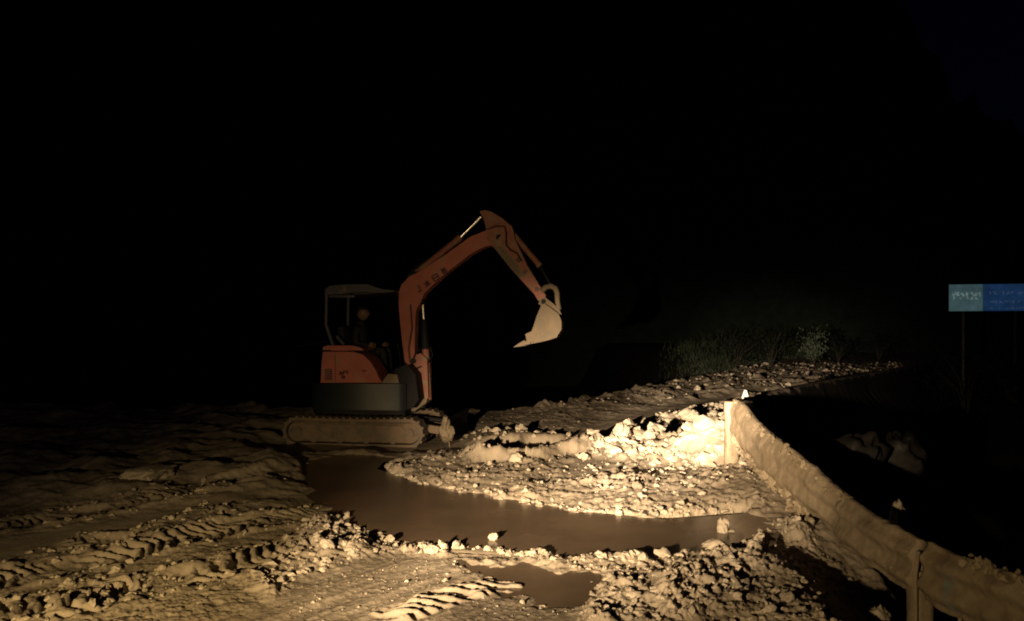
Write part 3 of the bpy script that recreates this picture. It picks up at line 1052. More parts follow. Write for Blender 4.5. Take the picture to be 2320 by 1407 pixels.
# --- undercarriage
def track_loop(x0, x1, z0, z1, n_arc=12):
    r = (z1 - z0) / 2
    zc = (z0 + z1) / 2
    pts = []
    for k in range(n_arc + 1):
        a = math.pi / 2 + math.pi * k / n_arc
        pts.append((x0 + r + r * math.cos(a), zc + r * math.sin(a)))
    m = 14
    for k in range(1, m):
        pts.append((x0 + r + (x1 - x0 - 2 * r) * k / m, z0))
    for k in range(n_arc + 1):
        a = -math.pi / 2 + math.pi * k / n_arc
        pts.append((x1 - r + r * math.cos(a), zc + r * math.sin(a)))
    for k in range(1, m):
        pts.append((x1 - r - (x1 - x0 - 2 * r) * k / m, z1 - 0.012 * math.sin(math.pi * k / m)))
    return pts


x0, zt = L(641, 945, -0.8)
x1, zb = L(958, 1012, -0.8)
zb = -0.05
for side in (-1, 1):
    ya, yb = (-0.80, -0.49) if side < 0 else (0.49, 0.80)
    loop = track_loop(x0, x1, zb, zt)
    inner = track_loop(x0 + 0.05, x1 - 0.05, zb + 0.05, zt - 0.05)
    bm = bmesh.new()
    n = len(loop)
    rings = []
    for (pp, yy) in ((loop, ya), (loop, yb), (inner, yb), (inner, ya)):
        rings.append([bm.verts.new((p[0], yy, p[1])) for p in pp])
    for r in range(4):
        a, bb = rings[r], rings[(r + 1) % 4]
        for k in range(n):
            bm.faces.new((a[k], a[(k + 1) % n], bb[(k + 1) % n], bb[k]))
    tr = bm_obj('rubber_track', bm, MATS['muddy_track'], exc, bevel=0.006)
    # lugs round the belt
    cum, tot = [0], 0
    for k in range(n):
        tot += math.dist(loop[k], loop[(k + 1) % n])
        cum.append(tot)
    nl = 46
    for k in range(nl):
        s = tot * k / nl
        j = max(i for i in range(n) if cum[i] <= s)
        f = (s - cum[j]) / (cum[j + 1] - cum[j])
        p, q = Vector(loop[j]), Vector(loop[(j + 1) % n])
        c2 = p.lerp(q, f)
        t2 = (q - p).normalized()
        ang = math.atan2(t2.y, t2.x)
        if k == 0:
            bm = bmesh.new()
            bm_box(bm, Vector((0, 0, 0)), (0.042, abs(yb - ya) - 0.01, 0.05))
            lug = bm_obj('lug', bm, MATS['muddy_track'], tr, bevel=0.008)
            lug_me = lug.data
        else:
            lug = bpy.data.objects.new('lug', lug_me)
            COL.objects.link(lug)
            lug.parent = tr
        lug.location = (c2.x, (ya + yb) / 2, c2.y)
        lug.rotation_euler = (0, -ang, 0)
    # frame, wheels
    ym = (ya + yb) / 2
    out = ya if side < 0 else yb
    h = zt - zb
    zc = (zt + zb) / 2
    prism('track_frame', [(x0 + 0.32, zc - 0.12), (x1 - 0.30, zc - 0.12), (x1 - 0.26, zc + 0.02), (x1 - 0.34, zc + 0.11), (x0 + 0.34, zc + 0.12), (x0 + 0.28, zc)], ym - 0.12, ym + 0.12, MATS['muddy_track'], exc, 0.02)
    so = out + (0.02 if side < 0 else -0.02)
    for nm, cx, rr in (('sprocket', x0 + h / 2, h / 2 - 0.065), ('idler', x1 - h / 2, h / 2 - 0.065)):
        bm = bmesh.new()
        bm_tube(bm, [(cx, ym - 0.1, zc), (cx, ym + 0.1, zc)], rr, 24)
        bm_tube(bm, [(cx, ym - 0.135, zc), (cx, ym + 0.135, zc)], rr * 0.45, 16)
        bm_obj(nm, bm, MATS['muddy_track'], exc, smooth=True)
    for k in range(4):
        cx = x0 + 0.48 + k * (x1 - x0 - 0.96) / 3
        tube('roller', [(cx, ym - 0.11, zb + 0.12), (cx, ym + 0.11, zb + 0.12)], 0.068, MATS['muddy_track'], exc, 16)
    tube('carrier_roller', [((x0 + x1) / 2, ym - 0.1, zt - 0.09), ((x0 + x1) / 2, ym + 0.1, zt - 0.09)], 0.045, MATS['muddy_track'], exc, 14)
    # mud packed between the wheels
    pr = track_loop(x0 + 0.075, x1 - 0.075, zb + 0.07, zt - 0.07)
    fy = so + (0.045 if side < 0 else -0.045)
    ax = np.array(pr)
    cen = ax.mean(0)
    Vp = [(cen[0], fy - side * -0.0, cen[1])]
    rr = [0.25, 0.5, 0.75, 1.0]
    for q in rr:
        for p in pr:
            xx, zz = cen[0] + (p[0] - cen[0]) * q, cen[1] + (p[1] - cen[1]) * q
            nz = float(fbm(np.array([xx * 5.0]), np.array([zz * 7.0]), 3, 400)[0])
            Vp.append((xx, fy + side * 0.03 * nz, zz))
    n = len(pr)
    F = [(0, 1 + k, 1 + (k + 1) % n) for k in range(n)]
    for q in range(len(rr) - 1):
        for k in range(n):
            F.append((1 + q * n + k, 1 + (q + 1) * n + k, 1 + (q + 1) * n + (k + 1) % n, 1 + q * n + (k + 1) % n))
    nv = len(Vp)
    Vp += [(v[0], v[1] - side * 0.06, v[2]) for v in Vp]
    F += [tuple(i + nv for i in f[::-1]) for f in F]
    mesh_obj('packed_mud', Vp, F, MATS['track_mud'], exc, True)
    del lug

box('car_body', (0.05, 0, zt - 0.16), (1.0, 1.0, 0.22), MATS['dark_steel'], exc, 0.03)
tube('slew_ring', [(0.02, 0, zt - 0.06), (0.02, 0, zt + 0.13)], 0.36, MATS['dark_steel'], exc, 28)

# --- dozer blade
bx, _ = L(1004, 960, -0.80)
blade = [(bx + 0.10, 0.02), (bx + 0.05, 0.14), (bx + 0.035, 0.26), (bx + 0.075, 0.40), (bx + 0.035, 0.405), (bx - 0.01, 0.27), (bx, 0.14), (bx + 0.05, 0.0)]
bl = prism('dozer_blade', blade, -0.83, 0.83, MATS['dark_steel'], exc, 0.006)
prism('cutting_edge', [(bx + 0.115, -0.03), (bx + 0.098, 0.07), (bx + 0.085, 0.07), (bx + 0.10, -0.03)], -0.82, 0.82, MATS['bucket_steel'], bl, 0.003)
for yy in (-0.40, 0.40):
    prism('blade_arm', [(0.62, 0.22), (0.64, 0.33), (bx + 0.02, 0.22), (bx + 0.02, 0.10)], yy - 0.05, yy + 0.05, MATS['muddy_track'], exc, 0.012)
tube('blade_ram', [(0.55, 0.0, 0.36), (bx + 0.0, 0.0, 0.26)], 0.04, MATS['dark_steel'], exc, 12)
v, f = SHAPES3[3]
w = v * np.array([0.10, 0.10, 0.135]) + np.array([bx + 0.06, -0.84, 0.17])
mc = np_mesh('mud_cake', w, f, MATS['mud_rail'], bl)
mc['label'] = 'lump of mud stuck on the near end of the blade'
v, f = SHAPES3[9]
np_mesh('mud_cake', v * np.array([0.06, 0.08, 0.10]) + np.array([bx + 0.045, -0.84, 0.34]), f, MATS['mud_rail'], bl)

# --- upper structure
xr, z_lo = L(712, 930, -0.35)
xf, _ = L(918, 928, -0.72)
_, z_hi = L(800, 869, -0.74)
plan = []
for k in range(15):
    a = math.pi / 2 + math.pi * k / 14
    ca, sa = math.cos(a), math.sin(a)
    e = 0.55
    plan.append((xr + 0.42 + 0.42 * math.copysign(abs(ca) ** e, ca), 0.74 * math.copysign(abs(sa) ** e, sa)))
plan = plan + [(xf - 0.10, -0.74), (xf, -0.66), (xf, 0.60), (xf - 0.12, 0.74)]
bm = bmesh.new()
bm_plan(bm, plan, z_lo + 0.06, z_hi)
bm_obj('counterweight', bm, MATS['grey_paint'], exc, bevel=0.03, seg=3, smooth=True)
bm = bmesh.new()
bm_plan(bm, [(p[0] * 0.97, p[1] * 0.97) for p in plan], z_lo - 0.01, z_lo + 0.057)
bm_obj('under_frame', bm, MATS['dark_steel'], exc, bevel=0.008, smooth=True)
# orange side cover over tank and engine, on the near side
Y = -0.73
sc_pts = LP(Y, (727, 867), (729, 825), (732, 797), (800, 797), (822, 803), (840, 820), (852, 840), (860, 858), (866, 867))
prism('side_cover', sc_pts, -0.735, -0.22, MATS['orange_paint'], exc, 0.06)
lid = LP(Y, (731, 793), (733, 786), (742, 783), (800, 783), (818, 788), (826, 794))
prism('tank_lid', lid, -0.735, -0.22, MATS['orange_paint'], exc, 0.012)
prism('engine_bonnet', LP(-0.2, (742, 868), (745, 800), (752, 792), (800, 792), (812, 868)), -0.215, 0.70, MATS['orange_paint'], exc, 0.035)
p0, p1 = LV(737, 836, Y), LV(753, 862, Y)
bm = bmesh.new()
bm_box(bm, Vector(((p0.x + p1.x) / 2, -0.738, (p0.z + p1.z) / 2)), (p1.x - p0.x, 0.012, p0.z - p1.z))
gr = bm_obj('vent_grille', bm, MATS['decal'], exc)
for k in range(5):
    box('slat', ((p0.x + p1.x) / 2, -0.748, p1.z + 0.02 + k * (p0.z - p1.z - 0.04) / 4), (p1.x - p0.x - 0.01, 0.012, 0.014), MATS['orange_dirty'], gr, 0.002)
# door seam, latch and the faded marks on the cover
box('seam', (LV(760, 832, Y).x, -0.735, LV(760, 834, Y).z), (0.008, 0.006, 0.42), MATS['decal'], exc, 0)
box('latch', (LV(826, 839, Y).x, -0.742, LV(826, 840, Y).z), (0.06, 0.02, 0.022), MATS['decal'], exc, 0.004)


def glyph(bm, c, ux, uz, strokes, th, ny):
    for (a0, b0, a1, b1) in strokes:
        pa = c + ux * a0 + uz * b0
        pb = c + ux * a1 + uz * b1
        d = (pb - pa)
        ln = d.length
        d.normalize()
        s = d.cross(Vector((0, 1, 0))) * th
        off = Vector((0, ny, 0))
        vs = [pa - s, pb - s, pb + s, pa + s]
        lo = [bm.verts.new(q) for q in vs]
        hi = [bm.verts.new(q + off) for q in vs]
        bm.faces.new(hi)
        for i in range(4):
            bm.faces.new((lo[i], lo[(i + 1) % 4], hi[(i + 1) % 4], hi[i]))


G = [
    [(-1, .8, 1, .8), (-1, .1, 1, .1), (-1, -.8, 1, -.8), (0, .8, 0, -.8), (-.8, .8, -.9, -.8)],
    [(-.9, .5, .9, .5), (0, 1, 0, -1), (-.1, .4, -.9, -.8), (.1, .4, .9, -.8), (-.5, -.3, .5, -.3)],
    [(-.9, .9, -.9, -.9), (-.9, .9, .9, .9), (.9, .9, .9, -.9), (-.9, 0, .9, 0), (-.9, -.9, .9, -.9)],
    [(-.8, .9, .8, .6), (-.2, .9, -.6, -.9), (.3, .6, .3, -.9), (-.9, .1, .9, .1), (-.3, -.6, .9, -.6)],
]
bm = bmesh.new()
for k, (gx, gy) in enumerate(((773, 846), (783, 844), (778, 855))):
    glyph(bm, LV(gx, gy, -0.736), Vector((0.036, 0, 0)), Vector((0, 0, 0.03)), G[(k + 1) % 4][:4], 0.008, -0.004)
tag(bm_obj('lettering', bm, MATS['decal'], exc), kind='stuff')
# floor, seat, console, levers
fz = z_hi + 0.004
box('floor_plate', (0.30, 0.12, fz + 0.02), (0.95, 1.05, 0.035), MATS['dark_steel'], exc, 0.006)
sx, sz = L(822, 800, 0.12)
seat = box('seat', (sx - 0.02, 0.12, 1.19), (0.48, 0.48, 0.13), MATS['cloth_dark'], exc, 0.04)
box('seat_base', (sx - 0.02, 0.12, (fz + 1.12) / 2 + 0.02), (0.42, 0.44, 1.12 - fz - 0.04), MATS['dark_steel'], exc, 0.02)
box('backrest', (sx - 0.27, 0.12, 1.52), (0.11, 0.46, 0.56), MATS['cloth_dark'], exc, 0.04, Matrix.Rotation(math.radians(-8), 3, 'Y'))
for yy in (-0.22, 0.46):
    box('armrest', (sx + 0.06, yy, 1.38), (0.36, 0.07, 0.06), MATS['cloth_dark'], exc, 0.015)
    tube('lever', [(sx + 0.27, yy, 1.30), (sx + 0.30, yy, 1.45), (sx + 0.31, yy, 1.52)], [0.014, 0.012, 0.022], MATS['dark_steel'], exc, 10)
    box('console', (sx + 0.20, yy, 1.14), (0.26, 0.13, 0.34), MATS['dark_steel'], exc, 0.02)
for yy in (0.02, 0.24):
    tube('travel_lever', [(0.60, yy, fz + 0.03), (0.56, yy, fz + 0.45), (0.52, yy, fz + 0.60)], [0.012, 0.012, 0.018], MATS['dark_steel'], exc, 10)
    box('pedal', (0.62, yy, fz + 0.09), (0.16, 0.09, 0.02), MATS['grey_paint'], exc, 0.004, Matrix.Rotation(math.radians(-25), 3, 'Y'))
# tan sole plate in front of the cover
prism('step_plate', LP(-0.60, (868, 867), (884, 846), (904, 848), (908, 867)), -0.70, -0.30, MATS['bucket_steel'], exc, 0.01)
prism('front_box', LP(-0.55, (893, 867), (897, 836), (925, 826), (944, 848), (951, 905), (938, 924), (898, 924)), -0.62, -0.28, MATS['dark_steel'], exc, 0.02)
# canopy: roof, two rear posts with feet, front brace
roof = LP(-0.5, (737, 668), (738, 655), (748, 648), (775, 645), (832, 644), (850, 650), (868, 656), (893, 658), (893, 661), (868, 662), (848, 661), (800, 663), (770, 667))
rf = prism('canopy_roof', roof, -0.52, 0.56, MATS['canopy_paint'], exc, 0.02)
xa, za = L(770, 668, -0.5)
box('roof_rail', (xa + 0.02, -0.46, za - 0.022), (0.42, 0.05, 0.04), MATS['canopy_paint'], rf, 0.008)
tube('front_bar', [LV(800, 666, -0.45), LV(888, 661, -0.45)], 0.012, MATS['canopy_paint'], rf, 8)
for yy, nm in ((-0.46, 'canopy_post'), (0.50, 'canopy_post')):
    dx = L(740, 700, -0.46)[0]
    zz = [L(740, p, -0.46)[1] for p in (668, 735, 752, 782)]
    tube(nm, [(dx + 0.0, yy, zz[0]), (dx - 0.01, yy, zz[1]), (dx + 0.03, yy, zz[2]), (dx + 0.13, yy, zz[3] - 0.06)], [0.027, 0.027, 0.03, 0.034], MATS['canopy_paint'], exc, 12)
tube('handrail', [LV(763, 762, -0.3), LV(770, 770, -0.3), LV(780, 781, -0.3)], 0.03, MATS['canopy_paint'], exc, 10)
tube('tail_bar', [LV(675, 786, -0.1), LV(738, 773, -0.1), LV(752, 792, -0.1)], 0.014, MATS['dark_steel'], exc, 8)

# --- swing bracket, boom, arm, bucket: on the plane of the boom
BY = -0.12
prism('swing_bracket', LP(BY, (928, 826), (938, 806), (958, 800), (972, 812), (975, 900), (968, 914), (950, 920), (940, 900)), BY - 0.13, BY + 0.13, MATS['orange_dirty'], exc, 0.02)
tube('swing_pin', [LV(956, 800, BY), LV(957, 924, BY)], 0.06, MATS['dark_steel'], exc, 14)
prism('bracket_foot', LP(BY, (915, 924), (952, 903), (974, 900), (972, 910), (945, 930)), BY - 0.16, BY + 0.16, MATS['bucket_steel'], exc, 0.008)
boom_l = LP(BY, (922, 822), (915, 770), (908, 700), (908, 662), (914, 646), (931, 628), (957, 615), (1008, 582), (1069, 538), (1105, 524), (1134, 522), (1146, 533), (1143, 549),
            (1128, 556), (1102, 560), (1069, 577), (1008, 625), (966, 664), (957, 685), (946, 706), (943, 780), (944, 824), (934, 832))
boom = prism('boom', boom_l, BY - 0.105, BY + 0.105, MATS['orange_paint'], exc, 0.010)
# side reinforcement and pins
prism('elbow_plate', LP(BY, (914, 700), (912, 662), (922, 646), (940, 640), (953, 655), (952, 680), (940, 702)), BY - 0.113, BY + 0.113, MATS['orange_paint'], boom, 0.004)
tube('pin', [LV(1131, 538, BY - 0.15), LV(1131, 538, BY + 0.15)], 0.05, MATS['dark_steel'], boom, 16)
tube('pin', [LV(936, 818, BY - 0.16), LV(936, 818, BY + 0.16)], 0.045, MATS['dark_steel'], boom, 16)
bm = bmesh.new()
ux = (LV(1005, 617, BY) - LV(948, 657, BY)).normalized()
uz = Vector((0, 1, 0)).cross(ux) * -1
for k, (gx, gy) in enumerate(((948, 656), (968, 643), (987, 629), (1006, 614))):
    c0 = LV(gx, gy, BY - 0.106)
    glyph(bm, c0, ux * 0.05, uz * 0.05, G[k], 0.011, -0.004)
tag(bm_obj('lettering', bm, MATS['decal'], boom), kind='stuff')
# boom ram in front of the boom
rb, rt = LV(970, 905, BY), LV(958, 684, BY)
rd = rt - rb
br = bmesh.new()
bm_tube(br, [rb, rb + rd * 0.52], 0.058, 16)
ram = bm_obj('boom_ram', br, MATS['orange_dirty'], exc, smooth=True)
tube('barrel_guard', [rb + rd * 0.525, rb + rd * 0.82], 0.062, MATS['dark_steel'], ram, 16)
tube('rod', [rb + rd * 0.825, rt], 0.028, MATS['chrome'], ram, 14)
tube('eye', [rt + Vector((0, -0.09, 0)), rt + Vector((0, 0.09, 0))], 0.05, MATS['dark_steel'], ram, 14)
tube('gland', [rb + rd * 0.515, rb + rd * 0.545], 0.07, MATS['dark_steel'], ram, 16)
# arm ram on top of the boom
ab, am, ae = LV(938, 623, BY), LV(1041, 540, BY), LV(1090, 491, BY)
ra = tube('arm_ram', [ab, am], 0.052, MATS['orange_dirty'], exc, 16)
tube('rod', [am, ae], 0.026, MATS['chrome'], ra, 14)
tube('gland', [am + (ab - am) * 0.05, am + (ae - am) * 0.06], 0.06, MATS['orange_dirty'], ra, 16)
prism('ram_bracket', LP(BY, (922, 640), (926, 625), (936, 615), (948, 616), (958, 614)), BY - 0.08, BY + 0.08, MATS['dark_steel'], boom, 0.006)
# arm
arm_l = LP(BY, (1090, 482), (1102, 479), (1116, 483), (1140, 497), (1162, 516), (1166, 527), (1170, 546), (1196, 602), (1224, 648), (1238, 670), (1237, 682), (1228, 687), (1220, 680), (1212, 667),
           (1161, 612), (1128, 570), (1116, 556), (1108, 535), (1102, 509), (1098, 497))
arm = prism('arm', arm_l, BY - 0.135, BY + 0.135, MATS['orange_dirty'], exc, 0.010)
prism('wear_plate', LP(BY, (1120, 560), (1132, 558), (1150, 572), (1192, 625), (1180, 632), (1161, 611)), BY - 0.139, BY - 0.134, MATS['bucket_steel'], arm, 0.001)
prism('pivot_cheek', LP(BY, (1106, 522), (1122, 514), (1146, 518), (1150, 545), (1138, 560), (1120, 562), (1108, 546)), BY - 0.150, BY + 0.150, MATS['orange_dirty'], arm, 0.004)
for (gx, gy) in ((1174, 590), (1190, 615), (1215, 655)):
    bm = bmesh.new()
    c0 = LV(gx, gy, BY - 0.1365)
    bm.faces.new([bm.verts.new(c0 + Vector((math.cos(q * 0.785) * rng.uniform(0.018, 0.045), 0, math.sin(q * 0.785) * rng.uniform(0.02, 0.06)))) for q in range(8)])
    bm_obj('stain', bm, MATS['decal'], arm)
# bucket ram along the arm's outer side, links
cb, cm, ce = LV(1160, 527, BY), LV(1222, 601, BY), LV(1249, 648, BY)
rc = tube('bucket_ram', [cb, cm], 0.045, MATS['orange_dirty'], exc, 16)
tube('rod', [cm, ce], 0.024, MATS['dark_steel'], rc, 12)
tube('gland', [cm + (cb - cm) * 0.06, cm + (ce - cm) * 0.05], 0.052, MATS['orange_dirty'], rc, 16)
for yy in (BY - 0.12, BY + 0.12):
    tube('bucket_link', [LV(1226, 660, yy), LV(1236, 651, yy), LV(1248, 648, yy), (LV(1258, 653, yy)), LV(1262, 664, yy), LV(1263, 684, yy), LV(1267, 702, yy)], [0.045, 0.045, 0.045, 0.045, 0.042, 0.040, 0.035], MATS['bucket_steel'], exc, 10)
tube('link_pin', [LV(1249, 649, BY - 0.16), LV(1249, 649, BY + 0.16)], 0.035, MATS['bucket_steel'], exc, 12)
# bucket: two cheeks, curved shell, cutting lip, teeth, hinge ears
bk = empty('bucket', (0, 0, 0))
bk.parent = exc
cheek = LP(BY - 0.28, (1226, 692), (1234, 688), (1250, 699), (1266, 712), (1272, 728), (1272, 746), (1262, 762), (1244, 768), (1216, 774), (1194, 776), (1190, 757), (1204, 751), (1210, 735), (1216, 716))
for yy in (BY - 0.28, BY + 0.25):
    cp = LP(BY - 0.28, (1226, 692), (1234, 688), (1250, 699), (1266, 712), (1272, 728), (1272, 746), (1262, 762), (1244, 768), (1216, 774), (1194, 776), (1190, 757), (1204, 751), (1210, 735), (1216, 716))
    prism('cheek', cp, yy, yy + 0.03, MATS['bucket_steel'], bk, 0.006)
shell = [L(a, c, BY) for a, c in ((1228, 689), (1250, 698), (1268, 711), (1274.5, 728), (1274.5, 747), (1264, 764.5), (1244, 771), (1216, 777), (1192, 780))]
inner = []
cx = sum(p[0] for p in shell) / len(shell) - 0.12
cz = sum(p[1] for p in shell) / len(shell)
for p in shell:
    dv = Vector((cx - p[0], cz - p[1])).normalized() * 0.022
    inner.append((p[0] + dv.x, p[1] + dv.y))
bm = bmesh.new()
ys = (BY - 0.245, BY + 0.245)
rings = [[bm.verts.new((p[0], yy, p[1])) for p in pp] for pp in (shell, inner) for yy in ys]
for k in range(len(shell) - 1):
    bm.faces.new((rings[0][k], rings[0][k + 1], rings[1][k + 1], rings[1][k]))
    bm.faces.new((rings[2][k], rings[3][k], rings[3][k + 1], rings[2][k + 1]))
    bm.faces.new((rings[0][k], rings[2][k], rings[2][k + 1], rings[0][k + 1]))
    bm.faces.new((rings[1][k], rings[1][k + 1], rings[3][k + 1], rings[3][k]))
bm.faces.new((rings[0][0], rings[1][0], rings[3][0], rings[2][0]))
bm.faces.new((rings[0][-1], rings[2][-1], rings[3][-1], rings[1][-1]))
bm_obj('shell', bm, MATS['bucket_steel'], bk, smooth=True)
lip = LP(BY, (1206, 771), (1188, 774), (1180, 779), (1188, 782), (1206, 779))
prism('cutting_lip', lip, BY - 0.285, BY + 0.285, MATS['bucket_steel'], bk, 0.004)
for k in range(4):
    yy = BY - 0.26 + k * 0.52 / 3
    prism('tooth', LP(BY, (1194, 770), (1194, 782), (1183, 784.5), (1169, 786), (1180, 778)), yy - 0.032, yy + 0.032, MATS['bucket_steel'], bk, 0.004)
for yy in (BY - 0.17, BY + 0.14):
    prism('hinge_ear', LP(BY, (1222, 690), (1226, 680), (1236, 674), (1254, 688), (1268, 700), (1274, 714), (1258, 706), (1240, 697)), yy, yy + 0.03, MATS['bucket_steel'], bk, 0.004)
tube('pin', [LV(1231, 683, BY - 0.2), LV(1231, 683, BY + 0.2)], 0.036, MATS['dark_steel'], bk, 14)
# hydraulic hoses
tube('hose', [LV(1104, 520, BY - 0.145), LV(1122, 513, BY - 0.16), LV(1143, 513, BY - 0.165), LV(1147, 528, BY - 0.165), LV(1147, 555, BY - 0.16), LV(1156, 566, BY - 0.15), LV(1172, 574, BY - 0.145), LV(1182, 592, BY - 0.14)], 0.015, MATS['decal'], exc, 8)
tube('hose', [LV(930, 830, BY - 0.12), LV(926, 790, BY - 0.122), LV(934, 740, BY - 0.122), LV(930, 690, BY - 0.12)], 0.013, MATS['decal'], exc, 8)
tube('hose', [LV(905, 868, -0.3), LV(903, 845, -0.25), LV(920, 822, BY - 0.12), LV(930, 832, BY - 0.13), LV(942, 800, BY - 0.13), LV(952, 790, BY - 0.1)], 0.016, MATS['dark_steel'], exc, 8)
tube('hose', [LV(912, 866, -0.32), LV(917, 838, -0.25), LV(940, 836, BY - 0.15), LV(966, 826, BY - 0.1), LV(980, 806, BY), LV(975, 786, BY)], 0.014, MATS['dark_steel'], exc, 8)
tube('hose', [LV(915, 660, BY - 0.05), LV(918, 640, BY - 0.02), LV(935, 612, BY), LV(965, 590, BY), LV(985, 586, BY)], 0.014, MATS['dark_steel'], exc, 8)

# ------------------------------------------------------------------ the operator
M = exc.matrix_basis.copy()
hx = sx - 0.04
person = empty('person', Matrix.Translation((EX, ED, 0)) @ Matrix.Rotation(YAW, 4, 'Z') @ Vector((hx, 0.12, 1.25)), YAW)
tag(person, 'person in dark clothes sitting at the excavator levers under the canopy', 'person')


def skin(name, joints, edges, mat, root=0, sub=2):
    me = bpy.data.meshes.new(name)
    me.from_pydata([j[0] for j in joints], edges, [])
    me.materials.append(mat)
    o = bpy.data.objects.new(name, me)
    COL.objects.link(o)
    o.parent = person
    md = o.modifiers.new('skin', 'SKIN')
    md.use_smooth_shade = True
    for k, j in enumerate(joints):
        r = j[1]
        me.skin_vertices[0].data[k].radius = r if isinstance(r, tuple) else (r, r)
        me.skin_vertices[0].data[k].use_root = (k == root)
    s = o.modifiers.new('smooth', 'SUBSURF')
    s.levels = sub
    s.render_levels = sub
    return o


J = [((0, 0, 0.10), (0.13, 0.15)), ((-0.03, 0, 0.28), (0.11, 0.14)), ((-0.02, 0, 0.46), (0.115, 0.165)), ((0.0, 0, 0.58), (0.07, 0.09)), ((0.02, 0, 0.65), 0.05),
     # legs: hip, knee, ankle, toe
     ((0.14, -0.11, 0.09), 0.085), ((0.43, -0.13, 0.17), 0.065), ((0.47, -0.13, -0.20), 0.045), ((0.58, -0.13, -0.27), 0.038),
     ((0.14, 0.11, 0.09), 0.085), ((0.43, 0.13, 0.17), 0.065), ((0.47, 0.13, -0.20), 0.045), ((0.58, 0.13, -0.27), 0.038),
     # arms: shoulder, elbow, wrist
     ((0.0, -0.19, 0.51), 0.058), ((0.03, -0.28, 0.27), 0.045), ((0.26, -0.325, 0.24), 0.032),
     ((0.0, 0.19, 0.51), 0.058), ((0.03, 0.28, 0.27), 0.045), ((0.26, 0.325, 0.24), 0.032)]
E = [(0, 1), (1, 2), (2, 3), (3, 4), (0, 5), (5, 6), (6, 7), (7, 8), (0, 9), (9, 10), (10, 11), (11, 12), (2, 13), (13, 14), (14, 15), (2, 16), (16, 17), (17, 18)]
skin('clothed_body', J, E, MATS['cloth_dark'])
# head with nose, ears, eyes; hair cap
bm = bmesh.new()
bmesh.ops.create_uvsphere(bm, u_segments=24, v_segments=18, radius=1.0)
for vv in bm.verts:
    x, y, z = vv.co
    fr = max(0, x)
    nose = 0.20 * math.exp(-((y / 0.16) ** 2 + ((z + 0.12) / 0.2) ** 2)) * (x > 0.3)
    brow = 0.05 * math.exp(-(((z - 0.22) / 0.1) ** 2)) * (x > 0.3)
    eye = -0.06 * (math.exp(-(((y - 0.36) / 0.14) ** 2 + ((z - 0.06) / 0.10) ** 2)) + math.exp(-(((y + 0.36) / 0.14) ** 2 + ((z - 0.06) / 0.10) ** 2))) * (x > 0.3)
    mouth = -0.03 * math.exp(-((y / 0.3) ** 2 + ((z + 0.48) / 0.05) ** 2)) * (x > 0.3)
    jaw = 1 - 0.25 * max(0, -z - 0.1)
    ear = 0.16 * math.exp(-(((x + 0.05) / 0.14) ** 2 + ((z + 0.02) / 0.2) ** 2)) * (abs(y) > 0.8)
    vv.co = ((x * (0.98 if x > 0 else 1.02) + nose + brow + eye + mouth) * 0.098, y * jaw * (1 + ear) * 0.077, z * 0.118)
bmesh.ops.translate(bm, verts=bm.verts[:], vec=(0.045, 0, 0.765))
head = bm_obj('head', bm, MATS['skin'], person, smooth=True)
bm = bmesh.new()
bmesh.ops.create_uvsphere(bm, u_segments=24, v_segments=16, radius=1.0)
bmesh.ops.delete(bm, geom=[q for q in bm.verts if q.co.z < 0.25 - 0.75 * max(0, -q.co.x) - 0.0 and True], context='VERTS')
for vv in bm.verts:
    vv.co = (vv.co.x * 0.106 + 0.036, vv.co.y * 0.086, vv.co.z * 0.125 + 0.772)
hr = bm_obj('hair', bm, MATS['hair'], head, smooth=True)
so = hr.modifiers.new('thick', 'SOLIDIFY')
so.thickness = 0.012
# hands closed on the levers
for s in (-1, 1):
    wrist = Vector((0.26, s * 0.325, 0.24))
    grip = Vector((0.345, s * 0.34, 0.235))
    bm = bmesh.new()
    bm_tube(bm, [wrist, wrist.lerp(grip, 0.4), wrist.lerp(grip, 0.85), grip], [0.026, 0.036, 0.038, 0.026], 10)
    for q, ln in enumerate((0.9, 1.0, 0.97, 0.8)):
        b0 = grip + Vector((-0.004, -s * 0.022, 0.030 - 0.020 * q))
        bm_tube(bm, [b0 + Vector((-0.02, s * 0.01, 0)), b0 + Vector((0.022 * ln, 0, 0)), b0 + Vector((0.032 * ln, s * 0.022, 0)), b0 + Vector((0.014, s * 0.042, 0))], [0.0095, 0.009, 0.0085, 0.007], 8)
    t0 = wrist + Vector((0.02, s * 0.018, 0.025))
    bm_tube(bm, [t0, t0 + Vector((0.03, s * 0.016, 0.018)), t0 + Vector((0.055, s * 0.008, 0.012))], [0.011, 0.0105, 0.008], 8)
    bm_obj('hand', bm, MATS['skin'], person, smooth=True)

# ------------------------------------------------------------------ vegetation behind the bend
n = 26000
gx = rng.uniform(7.5, 34, n)
gy = np.interp(gx, LEFT_EDGE[:, 0], LEFT_EDGE[:, 1]) + np.abs(rng.normal(0, 4.0, n)) + 0.2
gz = height(gx, gy, False)
clump = np.clip(0.5 + 1.0 * fbm(gx * 0.5, gy * 0.5, 3, 501), 0.05, 1.4)
hh = (0.25 + 0.95 * clump) * rng.uniform(0.5, 1.25, n) * np.interp(gx, [8, 12, 18, 24, 32], [0.3, 0.75, 1.2, 1.1, 0.5])
a = rng.uniform(0, 6.28, n)
bw = rng.uniform(0.014, 0.035, n)
ln = rng.uniform(0.1, 0.75, n) * hh
la = rng.uniform(0, 6.28, n)
wx_, wy_ = np.cos(a) * bw, np.sin(a) * bw
lx, ly = np.cos(la) * ln, np.sin(la) * ln
base = np.stack([gx, gy, gz], 1)
